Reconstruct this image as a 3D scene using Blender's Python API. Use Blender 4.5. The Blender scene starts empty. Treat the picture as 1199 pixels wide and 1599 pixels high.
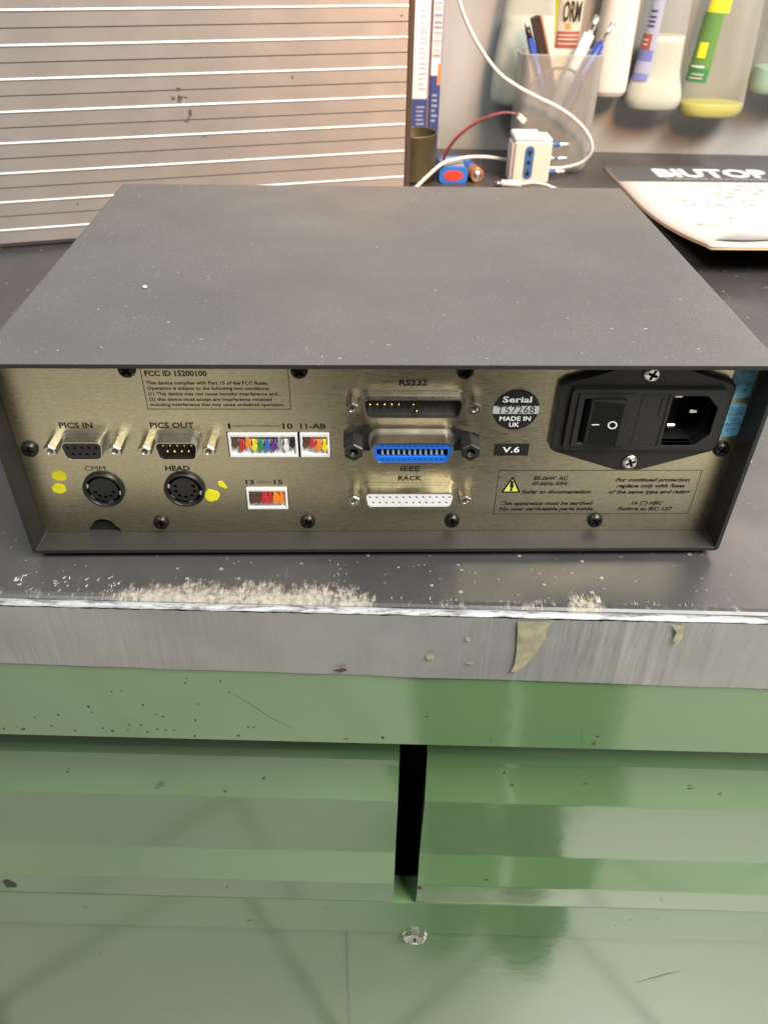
import bpy, math, random
from mathutils import Matrix, Vector, noise
from mathutils.geometry import tessellate_polygon

rnd = random.Random(7)
SC = bpy.context.scene
COL = SC.collection
MM = 0.001

# ------------------------------------------------------------------ camera
cam = bpy.data.cameras.new('camera')
cam.sensor_fit = 'VERTICAL'
cam.sensor_height = 36.0
cam.lens = 27.301
cam.clip_start = 0.01
cam.clip_end = 50.0
cam.dof.use_dof = True
cam.dof.focus_distance = 0.335
cam.dof.aperture_fstop = 17.0
cam_o = bpy.data.objects.new('camera', cam)
COL.objects.link(cam_o)
CAMROT = Matrix((((0.9996013, 0.00270166, -0.02810589), (-0.02379727, 0.61634416, -0.78711725), (0.01519638, 0.78747227, 0.61616272))))
cam_o.matrix_world = Matrix.Translation(Vector((-7.504, -251.436, 218.613)) * MM) @ CAMROT.to_4x4()
SC.camera = cam_o

# ------------------------------------------------------------------ world and lamps
w = bpy.data.worlds.new('World')
SC.world = w
w.use_nodes = True
w.node_tree.nodes['Background'].inputs[0].default_value = (0.95, 0.97, 1.0, 1)
w.node_tree.nodes['Background'].inputs[1].default_value = 0.17

def area(name, loc, target, sx, sy, power, color):
    l = bpy.data.lights.new(name, 'AREA')
    l.shape = 'RECTANGLE'
    l.size, l.size_y, l.energy, l.color = sx, sy, power, color
    o = bpy.data.objects.new(name, l)
    COL.objects.link(o)
    o.location = loc
    o.rotation_euler = (Vector(target) - Vector(loc)).to_track_quat('-Z', 'Y').to_euler()
    return o
area('overhead_light', (-0.75, -0.55, 1.75), (-0.55, -0.45, -0.9), 1.2, 0.30, 18, (0.95, 0.99, 1.0))
area('overhead_light', (0.95, -0.75, 1.75), (0.2, 0.0, 0.0), 1.3, 0.30, 25, (1.0, 0.985, 0.94))
area('overhead_light', (-0.55, 0.25, 1.75), (-0.5, 0.45, 0.0), 1.3, 0.20, 5.0, (0.95, 0.99, 1.0))
area('overhead_light', (1.05, -0.95, 1.75), (0.75, -0.70, -0.9), 1.6, 0.9, 115, (1.0, 0.99, 0.94))  # added light, brightens the floor that the enamel reflects
wl = area('warm_lamp', (0.30, 0.16, 0.40), (0.05, 0.56, 0.06), 0.10, 0.10, 1.2, (1.0, 0.46, 0.16))
wl.data.spread = math.radians(95)
area('bench_fill', (0.50, 0.40, 0.36), (0.25, 0.25, 0.0), 0.30, 0.16, 0.95, (1.0, 0.80, 0.66))  # added pale pink fill for the right of the worktop and pad

SC.view_settings.view_transform = 'Standard'
SC.view_settings.look = 'None'
SC.view_settings.gamma = 1.0
SC.view_settings.exposure = 0.0
SC.view_settings.use_curve_mapping = False
SC.render.engine = 'CYCLES'
SC.cycles.use_denoising = True
SC.cycles.max_bounces = 10
SC.cycles.transparent_max_bounces = 16
SC.cycles.caustics_reflective = False
SC.cycles.caustics_refractive = False
SC.cycles.sample_clamp_indirect = 4.0

# ------------------------------------------------------------------ materials
MATS = {}
def nt(m):
    return m.node_tree.nodes, m.node_tree.links
def pmat(name, col, rough=0.5, metal=0.0, spec=0.5, coat=0.0, coat_rough=0.1, bump=None, var=None, trans=0.0, alpha=1.0, emit=None):
    """plain Principled material; bump=(scale,strength) fine relief, var=(scale,amount) colour variation"""
    m = bpy.data.materials.new(name)
    m.use_nodes = True
    N, L = nt(m)
    b = N['Principled BSDF']
    b.inputs['Base Color'].default_value = (*col, 1)
    b.inputs['Roughness'].default_value = rough
    b.inputs['Metallic'].default_value = metal
    b.inputs['Specular IOR Level'].default_value = spec
    b.inputs['Coat Weight'].default_value = coat
    b.inputs['Coat Roughness'].default_value = coat_rough
    b.inputs['Transmission Weight'].default_value = trans
    b.inputs['Alpha'].default_value = alpha
    tc = N.new('ShaderNodeTexCoord')
    if bump:
        t = N.new('ShaderNodeTexNoise'); t.inputs['Scale'].default_value = bump[0]; t.inputs['Detail'].default_value = 3
        L.new(tc.outputs['Object'], t.inputs['Vector'])
        bp = N.new('ShaderNodeBump'); bp.inputs['Strength'].default_value = bump[1]; bp.inputs['Distance'].default_value = 0.0004
        L.new(t.outputs['Fac'], bp.inputs['Height']); L.new(bp.outputs['Normal'], b.inputs['Normal'])
    if var:
        t = N.new('ShaderNodeTexNoise'); t.inputs['Scale'].default_value = var[0]; t.inputs['Detail'].default_value = 5
        L.new(tc.outputs['Object'], t.inputs['Vector'])
        r = N.new('ShaderNodeMapRange')
        r.inputs['From Min'].default_value = 0.3; r.inputs['From Max'].default_value = 0.7
        r.inputs['To Min'].default_value = 1 - var[1]; r.inputs['To Max'].default_value = 1 + var[1]
        L.new(t.outputs['Fac'], r.inputs['Value'])
        mx = N.new('ShaderNodeMix'); mx.data_type = 'RGBA'; mx.blend_type = 'MULTIPLY'; mx.inputs['Factor'].default_value = 1
        mx.inputs[6].default_value = (*col, 1)
        L.new(r.outputs['Result'], mx.inputs[7]); L.new(mx.outputs[2], b.inputs['Base Color'])
    MATS[name] = m
    return m

class G:
    """tiny node graph helper"""
    def __init__(s, m):
        s.N, s.L = nt(m); s.b = s.N['Principled BSDF']; s.tc = s.N.new('ShaderNodeTexCoord'); s.obj = s.tc.outputs['Object']
    def map(s, scale=(1, 1, 1), loc=(0, 0, 0), rot=(0, 0, 0), src=None):
        n = s.N.new('ShaderNodeMapping'); n.inputs['Scale'].default_value = scale; n.inputs['Location'].default_value = loc
        n.inputs['Rotation'].default_value = rot
        s.L.new(src or s.obj, n.inputs['Vector']); return n.outputs[0]
    def noise(s, scale, vec=None, detail=4, rough=0.55, dist=0):
        n = s.N.new('ShaderNodeTexNoise'); n.inputs['Scale'].default_value = scale; n.inputs['Detail'].default_value = detail
        n.inputs['Roughness'].default_value = rough; n.inputs['Distortion'].default_value = dist
        s.L.new(vec or s.obj, n.inputs['Vector']); return n.outputs['Fac']
    def vor(s, scale, vec=None, feature='F1'):
        n = s.N.new('ShaderNodeTexVoronoi'); n.inputs['Scale'].default_value = scale; n.feature = feature
        s.L.new(vec or s.obj, n.inputs['Vector']); return n
    def rng(s, v, a, b, c=0, d=1):
        n = s.N.new('ShaderNodeMapRange'); n.clamp = True
        for k, x in zip(('From Min', 'From Max', 'To Min', 'To Max'), (a, b, c, d)): n.inputs[k].default_value = x
        s.L.new(v, n.inputs['Value']); return n.outputs[0]
    def math(s, op, a, b=None):
        n = s.N.new('ShaderNodeMath'); n.operation = op
        for i, x in enumerate((a, b)):
            if x is None: continue
            if isinstance(x, (int, float)): n.inputs[i].default_value = x
            else: s.L.new(x, n.inputs[i])
        return n.outputs[0]
    def mix(s, f, a, b):
        n = s.N.new('ShaderNodeMix'); n.data_type = 'RGBA'
        for i, x in ((0, f), (6, a), (7, b)):
            if isinstance(x, (int, float)): n.inputs[i].default_value = x
            elif isinstance(x, tuple): n.inputs[i].default_value = (*x, 1)
            else: s.L.new(x, n.inputs[i])
        return n.outputs[2]
    def sep(s, v=None):
        n = s.N.new('ShaderNodeSeparateXYZ'); s.L.new(v or s.obj, n.inputs[0]); return n.outputs
    def bump(s, h, strength, dist=0.0004):
        n = s.N.new('ShaderNodeBump'); n.inputs['Strength'].default_value = strength; n.inputs['Distance'].default_value = dist
        s.L.new(h, n.inputs['Height']); s.L.new(n.outputs[0], s.b.inputs['Normal'])
    def set(s, k, v): s.L.new(v, s.b.inputs[k])

def specks(g, scale, r, keep):
    """random small round flecks: 1 inside a fleck"""
    v = g.vor(scale)
    inside = g.math('LESS_THAN', v.outputs['Distance'], r)
    rv = g.sep(v.outputs['Color'])[0]
    return g.math('MULTIPLY', inside, g.math('LESS_THAN', rv, keep))

# cover: dark grey textured powder coat, dusty on top; pale haze in the colour also stands for wall sheen
m = pmat('powder_coat', (0.04, 0.04, 0.04), 0.42)
g = G(m)
geo = g.N.new('ShaderNodeNewGeometry')
upf = g.rng(g.sep(geo.outputs['Normal'])[2], 0.6, 0.9)
d1 = g.rng(g.noise(11, detail=6), 0.30, 0.75, 0.165, 0.215)
d2 = g.rng(g.noise(1100, detail=2), 0.58, 0.74, 0, 0.35)
dd = g.math('ADD', d1, g.math('MULTIPLY', d2, g.rng(g.noise(22, detail=4), 0.42, 0.72, 0, 0.8)))
dd = g.math('MAXIMUM', dd, g.math('MULTIPLY', specks(g, 700, 0.18, 0.16), 0.45))
dd = g.math('MULTIPLY', g.math('MULTIPLY', dd, upf), g.rng(g.sep()[2], 0.02, 0.06, 0.12, 1.0))
g.set('Base Color', g.mix(dd, (0.024, 0.022, 0.020), (0.40, 0.385, 0.365)))
g.set('Roughness', g.rng(g.noise(30), 0.3, 0.7, 0.40, 0.52))
g.bump(g.noise(1500, detail=3), 0.55, 0.0004)
g.b.inputs['Specular IOR Level'].default_value = 0.34

# brushed, yellow passivated rear panel
m = pmat('brushed_panel', (0.42, 0.37, 0.25), 0.36, 1.0)
g = G(m)
s1 = g.noise(1.0, g.map((230, 230, 3200)), 3, 0.6); s2 = g.noise(1.0, g.map((420, 420, 2400), loc=(3, 1, 7)), 2)
big = g.noise(24, detail=3)
tone = g.math('ADD', g.math('MULTIPLY', s1, 0.6), g.math('MULTIPLY', s2, 0.4))
c1 = g.mix(g.rng(tone, 0.36, 0.64), (0.50, 0.435, 0.29), (0.74, 0.665, 0.48))
c2 = g.mix(g.rng(big, 0.35, 0.65, 0, 0.35), c1, (0.64, 0.60, 0.37))
fleck = g.math('MULTIPLY', g.rng(s2, 0.62, 0.72), g.rng(g.noise(60), 0.42, 0.62))
g.set('Base Color', g.mix(g.math('MULTIPLY', fleck, 0.7), c2, (0.92, 0.86, 0.68)))
g.set('Roughness', g.rng(s1, 0.3, 0.7, 0.26, 0.40))
g.bump(tone, 0.16, 0.0003)

# worktop: worn black sheet
m = pmat('worktop_black', (0.03, 0.03, 0.032), 0.35)
g = G(m)
dust = g.rng(g.noise(9, detail=6), 0.35, 0.75, 0.015, 0.12)
fl = g.math('MULTIPLY', specks(g, 150, 0.13, 0.35), 0.6)
fl2 = g.math('MULTIPLY', specks(g, 420, 0.16, 0.14), 0.5)
scr = g.rng(g.noise(1.0, g.map((700, 30, 1), rot=(0, 0, 0.22)), 3), 0.66, 0.80, 0, 0.30)
scr = g.math('MULTIPLY', scr, g.rng(g.noise(18), 0.45, 0.65))
dirt = g.math('MAXIMUM', g.math('ADD', dust, scr), g.math('MAXIMUM', fl, fl2))
X = g.sep()
# front wear band: streaks running back from the edge, strongest left of the middle
env = g.math('MULTIPLY', g.rng(X[0], -0.128, -0.085), g.rng(X[0], -0.012, 0.004, 1, 0))
env2 = g.math('MULTIPLY', g.rng(X[0], 0.074, 0.080), g.rng(X[0], 0.088, 0.093, 1, 0))
env = g.math('MAXIMUM', env, env2)
st = g.noise(1.0, g.map((430, 60, 1), rot=(0, 0, 0.10)), 5, 0.7)
iso = g.noise(210, detail=5, rough=0.7)
fine = g.noise(1.0, g.map((1500, 210, 1), rot=(0, 0, 0.16)), 4, 0.7)
reach = g.rng(g.noise(1.0, g.map((26, 0.01, 1)), 2), 0.3, 0.7, 0.75, 1.3)
prof_ = g.math('MULTIPLY', g.rng(X[1], 0.0075, 0.0225, 1.0, -0.25), reach)
wear = g.math('ADD', g.math('MULTIPLY', prof_, 0.52), g.math('MULTIPLY', g.math('ADD', st, -0.5), 0.9))
wear = g.math('ADD', wear, g.math('ADD', g.math('MULTIPLY', g.math('ADD', iso, -0.5), 0.9), g.math('MULTIPLY', g.math('ADD', fine, -0.5), 0.7)))
wear = g.math('ADD', wear, g.rng(env, 0, 1, -0.42, 0.02))
wear = g.math('MULTIPLY', g.rng(wear, 0.20, 0.52, 0, 0.78), g.rng(g.noise(420, detail=4, rough=0.7), 0.32, 0.62, 0.35, 1.0))
base = g.mix(dirt, (0.028, 0.028, 0.030), (0.36, 0.33, 0.29))
g.set('Base Color', g.mix(wear, base, (0.44, 0.39, 0.31)))
g.set('Roughness', g.math('ADD', g.rng(g.noise(12, detail=5), 0.3, 0.7, 0.26, 0.42), g.math('MULTIPLY', wear, 0.4)))
g.bump(g.noise(800, detail=3), 0.10, 0.0003)

# green enamel
def enamel(name, col, chips):
    m = pmat(name, col, 0.18)
    g = G(m)
    g.b.inputs['IOR'].default_value = 1.75
    dull = g.rng(g.noise(5.5, detail=5), 0.35, 0.70)
    dark = tuple(x * 0.86 for x in col)
    cc = g.mix(dull, dark, col)
    grime = g.rng(g.noise(1.0, g.map((30, 30, 11)), 6), 0.62, 0.8, 0, 0.18)
    cc = g.mix(grime, cc, (0.10, 0.12, 0.07))
    ch = g.math('MULTIPLY', specks(g, 60, 0.07, chips), 0.85)
    g.set('Base Color', g.mix(ch, cc, (0.07, 0.045, 0.02)))
    g.set('Roughness', g.rng(g.noise(7, detail=4), 0.3, 0.7, 0.07, 0.14))
    g.bump(g.noise(60, detail=2), 0.10, 0.001)
    return m
enamel('green_enamel', (0.140, 0.240, 0.108), 0.10)

# duct tape
m = pmat('duct_tape', (0.30, 0.30, 0.30), 0.38, 0.35)
g = G(m)
wv = g.math('ADD', g.math('MULTIPLY', g.noise(1.0, g.map((330, 330, 14), rot=(0, 0.06, 0)), 3), g.rng(g.noise(14), 0.35, 0.65, 0.25, 1.0)), g.math('MULTIPLY', g.noise(90, detail=5), 0.25))
sm = g.noise(16, detail=6)
g.set('Base Color', g.mix(g.rng(sm, 0.35, 0.68), (0.27, 0.267, 0.25), (0.37, 0.366, 0.346)))
g.set('Roughness', g.rng(sm, 0.3, 0.7, 0.32, 0.48))
g.bump(wv, 0.55, 0.0011)
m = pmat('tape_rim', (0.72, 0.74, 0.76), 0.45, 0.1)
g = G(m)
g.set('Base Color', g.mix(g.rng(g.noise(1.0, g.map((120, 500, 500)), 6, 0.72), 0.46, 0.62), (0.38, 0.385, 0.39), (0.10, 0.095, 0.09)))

# plaster wall
m = pmat('plaster', (0.56, 0.60, 0.62), 0.55)
g = G(m)
g.set('Base Color', g.mix(g.rng(g.noise(6, detail=6), 0.35, 0.7), (0.37, 0.375, 0.365), (0.44, 0.445, 0.435)))
g.bump(g.noise(160, detail=5), 0.35, 0.0012)

# floor tiles seen only as a reflection
m = pmat('floor_tiles', (0.5, 0.47, 0.42), 0.35)
g = G(m)
bt = g.N.new('ShaderNodeTexBrick')
bt.offset = 0.0
bt.inputs['Scale'].default_value = 1.0
bt.inputs['Brick Width'].default_value = 0.33
bt.inputs['Row Height'].default_value = 0.33
bt.inputs['Mortar Size'].default_value = 0.008
bt.inputs['Color1'].default_value = (0.60, 0.57, 0.50, 1)
bt.inputs['Color2'].default_value = (0.54, 0.51, 0.45, 1)
bt.inputs['Mortar'].default_value = (0.27, 0.25, 0.22, 1)
g.L.new(g.map((1, 1, 1), loc=(-0.0443, 0.0895, 0), rot=(0, 0, math.radians(40.7))), bt.inputs['Vector'])
g.set('Base Color', bt.outputs['Color'])

# aluminium slats
m = pmat('satin_aluminium', (0.62, 0.60, 0.58), 0.42, 0.55)
g = G(m)
br = g.noise(40, detail=4)
blotch = g.noise(20, detail=5)
g.set('Base Color', g.mix(g.rng(blotch, 0.4, 0.7), (0.47, 0.425, 0.385), (0.42, 0.375, 0.335)))
g.set('Roughness', g.rng(br, 0.3, 0.7, 0.36, 0.50))
pmat('polished_bead', (0.93, 0.93, 0.92), 0.22, 0.4)

pmat('black_plastic', (0.013, 0.012, 0.012), 0.38, bump=(1500, 0.12), var=(60, 0.25))
pmat('black_gloss', (0.012, 0.012, 0.012), 0.25)
pmat('dark_void', (0.004, 0.004, 0.004), 0.8)
pmat('ink_black', (0.012, 0.011, 0.010), 0.5)
pmat('ink_faint', (0.17, 0.155, 0.15), 0.8)
pmat('ink_dark_blue', (0.02, 0.05, 0.10), 0.7)
pmat('white_ink', (0.80, 0.80, 0.78), 0.5)
pmat('silver_print', (0.50, 0.50, 0.50), 0.5)
pmat('black_label', (0.015, 0.014, 0.014), 0.35)
pmat('bright_steel', (0.72, 0.70, 0.66), 0.24, 1.0, var=(90, 0.15))
pmat('tin_shell', (0.60, 0.57, 0.50), 0.28, 1.0, var=(120, 0.18))
pmat('chromate_shell', (0.66, 0.61, 0.47), 0.28, 1.0, var=(150, 0.22))
pmat('gold', (0.90, 0.66, 0.25), 0.22, 1.0)
pmat('black_screw', (0.035, 0.033, 0.03), 0.33, 0.7)
pmat('black_bolt', (0.05, 0.048, 0.044), 0.35, 0.6, var=(200, 0.3))
pmat('blue_insert', (0.012, 0.12, 0.52), 0.35)
pmat('white_plastic', (0.76, 0.75, 0.71), 0.35, var=(150, 0.05))
pmat('ivory_plastic', (0.55, 0.51, 0.44), 0.38)
pmat('contact_grey', (0.62, 0.58, 0.50), 0.35, 0.5)
pmat('yellow_paint', (0.80, 0.72, 0.02), 0.5, bump=(700, 0.4))
pmat('warning_yellow', (0.68, 0.70, 0.10), 0.5)
pmat('sticker_blue', (0.19, 0.52, 0.72), 0.5, var=(420, 0.22))
for nme, colr in dict(brown=(0.10, 0.045, 0.025), red=(0.48, 0.03, 0.03), orange=(0.80, 0.22, 0.02), yellow=(0.72, 0.62, 0.03), green=(0.02, 0.24, 0.10),
                      blue=(0.05, 0.12, 0.42), violet=(0.12, 0.03, 0.22), grey=(0.30, 0.30, 0.31), cream=(0.74, 0.72, 0.66), black=(0.015, 0.015, 0.018)).items():
    pmat('lever_' + nme, colr, 0.4)
pmat('rust', (0.075, 0.045, 0.020), 0.8)
pmat('scratch_dark', (0.07, 0.12, 0.06), 0.5)
m = pmat('old_glue', (0.33, 0.30, 0.20), 0.4, var=(160, 0.3))
pmat('smudge', (0.10, 0.085, 0.075), 0.6)
pmat('dust_fleck', (0.46, 0.44, 0.41), 0.9)
pmat('crumb', (0.60, 0.50, 0.36), 0.9)
pmat('dark_trim', (0.075, 0.052, 0.04), 0.4, 0.3)
pmat('interior_dark', (0.012, 0.011, 0.010), 0.8)
pmat('carton_white', (0.66, 0.67, 0.70), 0.5)
pmat('carton_blue', (0.045, 0.07, 0.21), 0.45)
pmat('carton_orange', (0.70, 0.24, 0.08), 0.5)
pmat('carton_kraft', (0.50, 0.30, 0.17), 0.6)
pmat('tin_olive', (0.10, 0.088, 0.045), 0.45, 0.5, var=(40, 0.2))
pmat('pack_blue', (0.03, 0.15, 0.52), 0.35)
pmat('pack_red', (0.62, 0.05, 0.03), 0.4)
pmat('pack_grey', (0.28, 0.29, 0.30), 0.4)
pmat('copper_wrap', (0.42, 0.17, 0.06), 0.3, 0.5)
pmat('wire_red', (0.27, 0.03, 0.035), 0.4)
pmat('wire_black', (0.02, 0.015, 0.015), 0.4)
pmat('cable_white', (0.56, 0.55, 0.53), 0.4)
pmat('pin_blue', (0.04, 0.11, 0.26), 0.35)
pmat('pen_blue', (0.02, 0.045, 0.27), 0.3)
pmat('pen_dark', (0.035, 0.022, 0.018), 0.35)
pmat('pencil_wood', (0.33, 0.17, 0.10), 0.5)
pmat('pen_white', (0.56, 0.59, 0.60), 0.3)
pmat('calendar_band', (0.075, 0.075, 0.078), 0.5)
pmat('paper', (0.46, 0.44, 0.43), 0.8, bump=(300, 0.15))
pmat('paper_back', (0.62, 0.66, 0.66), 0.7)
pmat('cardboard_edge', (0.60, 0.42, 0.22), 0.8)
pmat('label_cream', (0.48, 0.46, 0.36), 0.5)
pmat('label_yellow', (0.75, 0.66, 0.03), 0.5)
pmat('label_red', (0.30, 0.07, 0.05), 0.5)
pmat('label_green', (0.11, 0.24, 0.06), 0.45)
pmat('label_dark_green', (0.04, 0.20, 0.07), 0.45)
pmat('label_blue', (0.15, 0.17, 0.42), 0.5)
pmat('label_lilac', (0.34, 0.36, 0.48), 0.5)
pmat('liquid_yellow', (0.58, 0.55, 0.02), 0.25)
pmat('liquid_milky', (0.50, 0.52, 0.45), 0.4)
pmat('liquid_green', (0.36, 0.58, 0.44), 0.35)
pmat('liquid_pale', (0.58, 0.64, 0.56), 0.35)
pmat('bottle_white', (0.58, 0.55, 0.51), 0.32)
pmat('trigger_grey', (0.30, 0.31, 0.32), 0.4)
pmat('rail_grey', (0.4, 0.4, 0.4), 0.4, 0.8)

def clear_mat(name, col, opacity, rough=0.12):
    """thin walled translucent plastic: part clear, part scattering, glossy skin"""
    m = pmat(name, col, rough)
    N, L = nt(m)
    b = N['Principled BSDF']; out = N['Material Output']
    tr = N.new('ShaderNodeBsdfTransparent'); tr.inputs[0].default_value = (0.95, 0.95, 0.93, 1)
    lw = N.new('ShaderNodeLayerWeight'); lw.inputs['Blend'].default_value = 0.35
    mr = N.new('ShaderNodeMapRange')
    mr.inputs['To Min'].default_value = opacity; mr.inputs['To Max'].default_value = min(1, opacity + 0.5)
    L.new(lw.outputs['Facing'], mr.inputs['Value'])
    mx = N.new('ShaderNodeMixShader')
    L.new(mr.outputs[0], mx.inputs[0]); L.new(tr.outputs[0], mx.inputs[1]); L.new(b.outputs[0], mx.inputs[2]); L.new(mx.outputs[0], out.inputs['Surface'])
    return m
clear_mat('cup_plastic', (0.50, 0.50, 0.48), 0.32, 0.2)
clear_mat('bottle_clear', (0.55, 0.57, 0.54), 0.14)
clear_mat('bottle_milky', (0.62, 0.66, 0.60), 0.42, 0.25)
clear_mat('bottle_cloudy', (0.50, 0.48, 0.41), 0.20, 0.2)

# ------------------------------------------------------------------ mesh helpers (all lengths in millimetres)
ROOT = {}
class MB:
    def __init__(s, xf=None):
        s.v, s.f, s.sm, s.xf = [], [], [], xf
    def add(s, vs, fs, smooth=False):
        o = len(s.v)
        if s.xf is not None: vs = [s.xf @ Vector(p) for p in vs]
        s.v += [tuple(p) for p in vs]; s.f += [tuple(o + i for i in f) for f in fs]; s.sm += [smooth] * len(fs)
        return s
    def box(s, x0, x1, y0, y1, z0, z1, ch=0.0):
        if ch <= 0:
            v = [(x, y, z) for x in (x0, x1) for y in (y0, y1) for z in (z0, z1)]
            return s.add(v, [(0, 1, 3, 2), (4, 6, 7, 5), (0, 4, 5, 1), (2, 3, 7, 6), (0, 2, 6, 4), (1, 5, 7, 3)])
        c = ch; v, idx = [], {}
        for i, x in enumerate((x0, x1)):
            for j, y in enumerate((y0, y1)):
                for k, z in enumerate((z0, z1)):
                    sx, sy, sz = (1 - 2 * i), (1 - 2 * j), (1 - 2 * k)
                    idx[i, j, k, 0] = len(v); v.append((x, y + sy * c, z + sz * c))
                    idx[i, j, k, 1] = len(v); v.append((x + sx * c, y, z + sz * c))
                    idx[i, j, k, 2] = len(v); v.append((x + sx * c, y + sy * c, z))
        F = []
        for i in (0, 1):
            F.append([idx[i, 0, 0, 0], idx[i, 1, 0, 0], idx[i, 1, 1, 0], idx[i, 0, 1, 0]][::(-1 if i == 0 else 1)])
            F.append([idx[0, i, 0, 1], idx[0, i, 1, 1], idx[1, i, 1, 1], idx[1, i, 0, 1]][::(-1 if i == 0 else 1)])
            F.append([idx[0, 0, i, 2], idx[1, 0, i, 2], idx[1, 1, i, 2], idx[0, 1, i, 2]][::(-1 if i == 0 else 1)])
        for a in (0, 1):
            for b in (0, 1):
                F.append([idx[0, a, b, 1], idx[1, a, b, 1], idx[1, a, b, 2], idx[0, a, b, 2]])
                F.append([idx[a, 0, b, 0], idx[a, 1, b, 0], idx[a, 1, b, 2], idx[a, 0, b, 2]])
                F.append([idx[a, b, 0, 0], idx[a, b, 1, 0], idx[a, b, 1, 1], idx[a, b, 0, 1]])
                for k in (0, 1):
                    pass
        for i in (0, 1):
            for j in (0, 1):
                for k in (0, 1):
                    F.append([idx[i, j, k, 0], idx[i, j, k, 1], idx[i, j, k, 2]])
        return s.add(v, F)
    def extr(s, loops, y0, y1, front=True, back=True, inset=0.0):
        """loops in the xz plane (first outer, then holes) extruded from y0 (nearer the camera) to y1"""
        flat = [(p[0], p[1]) for lp in loops for p in lp]
        n = len(flat)
        v = [(p[0], y0, p[1]) for p in flat] + [(p[0], y1, p[1]) for p in flat]
        F = []
        tris = tessellate_polygon([[Vector((p[0], p[1], 0)) for p in lp] for lp in loops])
        if front: F += [tuple(t) for t in tris]
        if back: F += [tuple(n + i for i in reversed(t)) for t in tris]
        o = 0
        for lp in loops:
            k = len(lp)
            for i in range(k):
                j = (i + 1) % k
                F.append((o + i, o + j, n + o + j, n + o + i))
            o += k
        return s.add(v, F)
    def flat(s, loop, y):
        tris = tessellate_polygon([[Vector((p[0], p[1], 0)) for p in loop]])
        return s.add([(p[0], y, p[1]) for p in loop], [tuple(t) for t in tris])
    def lathe(s, prof, origin, axis='y', seg=20, smooth=True, cap0=False, cap1=True, squash=(1, 1), phase=0.0):
        """prof: (radius, along) pairs; axis y points away from the camera, z up"""
        v, F = [], []
        for r, h in prof:
            for k in range(seg):
                a = 2 * math.pi * (k + phase) / seg
                p, q = r * math.cos(a) * squash[0], r * math.sin(a) * squash[1]
                q3 = {'y': (p, h, q), 'z': (p, q, h), 'x': (h, p, q)}[axis]
                v.append(tuple(q3[i] + origin[i] for i in range(3)))
        for i in range(len(prof) - 1):
            for k in range(seg):
                k2 = (k + 1) % seg
                F.append((i * seg + k, i * seg + k2, (i + 1) * seg + k2, (i + 1) * seg + k))
        s.add(v, F, smooth)
        m = len(prof) - 1
        if cap1: s.add(v[m * seg:], [tuple(range(seg))])
        if cap0: s.add(v[:seg], [tuple(range(seg))])
        return s
    def tube(s, pts, r, seg=10, cap=True):
        P = [Vector(p) for p in pts]; rings = []
        up = Vector((0, 0, 1)); n = None
        for i, p in enumerate(P):
            t = (P[min(i + 1, len(P) - 1)] - P[max(i - 1, 0)]).normalized()
            if n is None: n = t.cross(up if abs(t.z) < 0.9 else Vector((1, 0, 0))).normalized()
            n = (n - t * n.dot(t)).normalized(); b = t.cross(n)
            rr = r[i] if isinstance(r, (list, tuple)) else r
            rings.append([p + (n * math.cos(2 * math.pi * k / seg) + b * math.sin(2 * math.pi * k / seg)) * rr for k in range(seg)])
        v = [q for rg in rings for q in rg]; F = []
        for i in range(len(rings) - 1):
            for k in range(seg):
                k2 = (k + 1) % seg
                F.append((i * seg + k, i * seg + k2, (i + 1) * seg + k2, (i + 1) * seg + k))
        s.add(v, F, True)
        if cap: s.add(rings[0], [tuple(range(seg))]); s.add(rings[-1], [tuple(range(seg))])
        return s
    def mesh(s, name, mat, offset=(0, 0, 0)):
        me = bpy.data.meshes.new(name)
        off = Vector(offset)
        me.from_pydata([tuple((Vector(p) - off) * MM) for p in s.v], [], s.f)
        me.polygons.foreach_set('use_smooth', s.sm)
        import bmesh
        bm = bmesh.new(); bm.from_mesh(me)
        bmesh.ops.remove_doubles(bm, verts=bm.verts, dist=1e-7)
        bmesh.ops.recalc_face_normals(bm, faces=bm.faces)
        bm.to_mesh(me); bm.free()
        me.materials.append(MATS[mat]); me.update()
        return me
    def build(s, name, mat, parent=None, bevel=0.0, loc=None, bseg=2):
        if parent is not None:
            base = ROOT[parent]
        else:
            base = Vector(loc) if loc is not None else Vector((0, 0, 0))
        o = bpy.data.objects.new(name, s.mesh(name, mat, base))
        COL.objects.link(o)
        if parent is None:
            o.location = base * MM
        else:
            o.parent = parent
        ROOT[o] = base
        if bevel > 0:
            b = o.modifiers.new('bevel', 'BEVEL'); b.width = bevel * MM; b.segments = bseg; b.limit_method = 'ANGLE'; b.angle_limit = math.radians(35)
            b.harden_normals = False
        return o

def inst(name, me, at, parent):
    """a placed piece that shares its mesh (made round the origin)"""
    o = bpy.data.objects.new(name, me); COL.objects.link(o)
    o.parent = parent; o.location = (Vector(at) - ROOT[parent]) * MM
    ROOT[o] = Vector(at)
    return o
def thing(name, label, cat, loc, group=None):
    o = bpy.data.objects.new(name, None); COL.objects.link(o)
    o.empty_display_size = 0.01
    o.location = Vector(loc) * MM; ROOT[o] = Vector(loc)
    return tag(o, label, cat, group)
def tag(o, label, cat, group=None):
    o['label'] = label; o['category'] = cat
    if group: o['group'] = group
    return o
def struct(o):
    o['kind'] = 'structure'; return o

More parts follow.
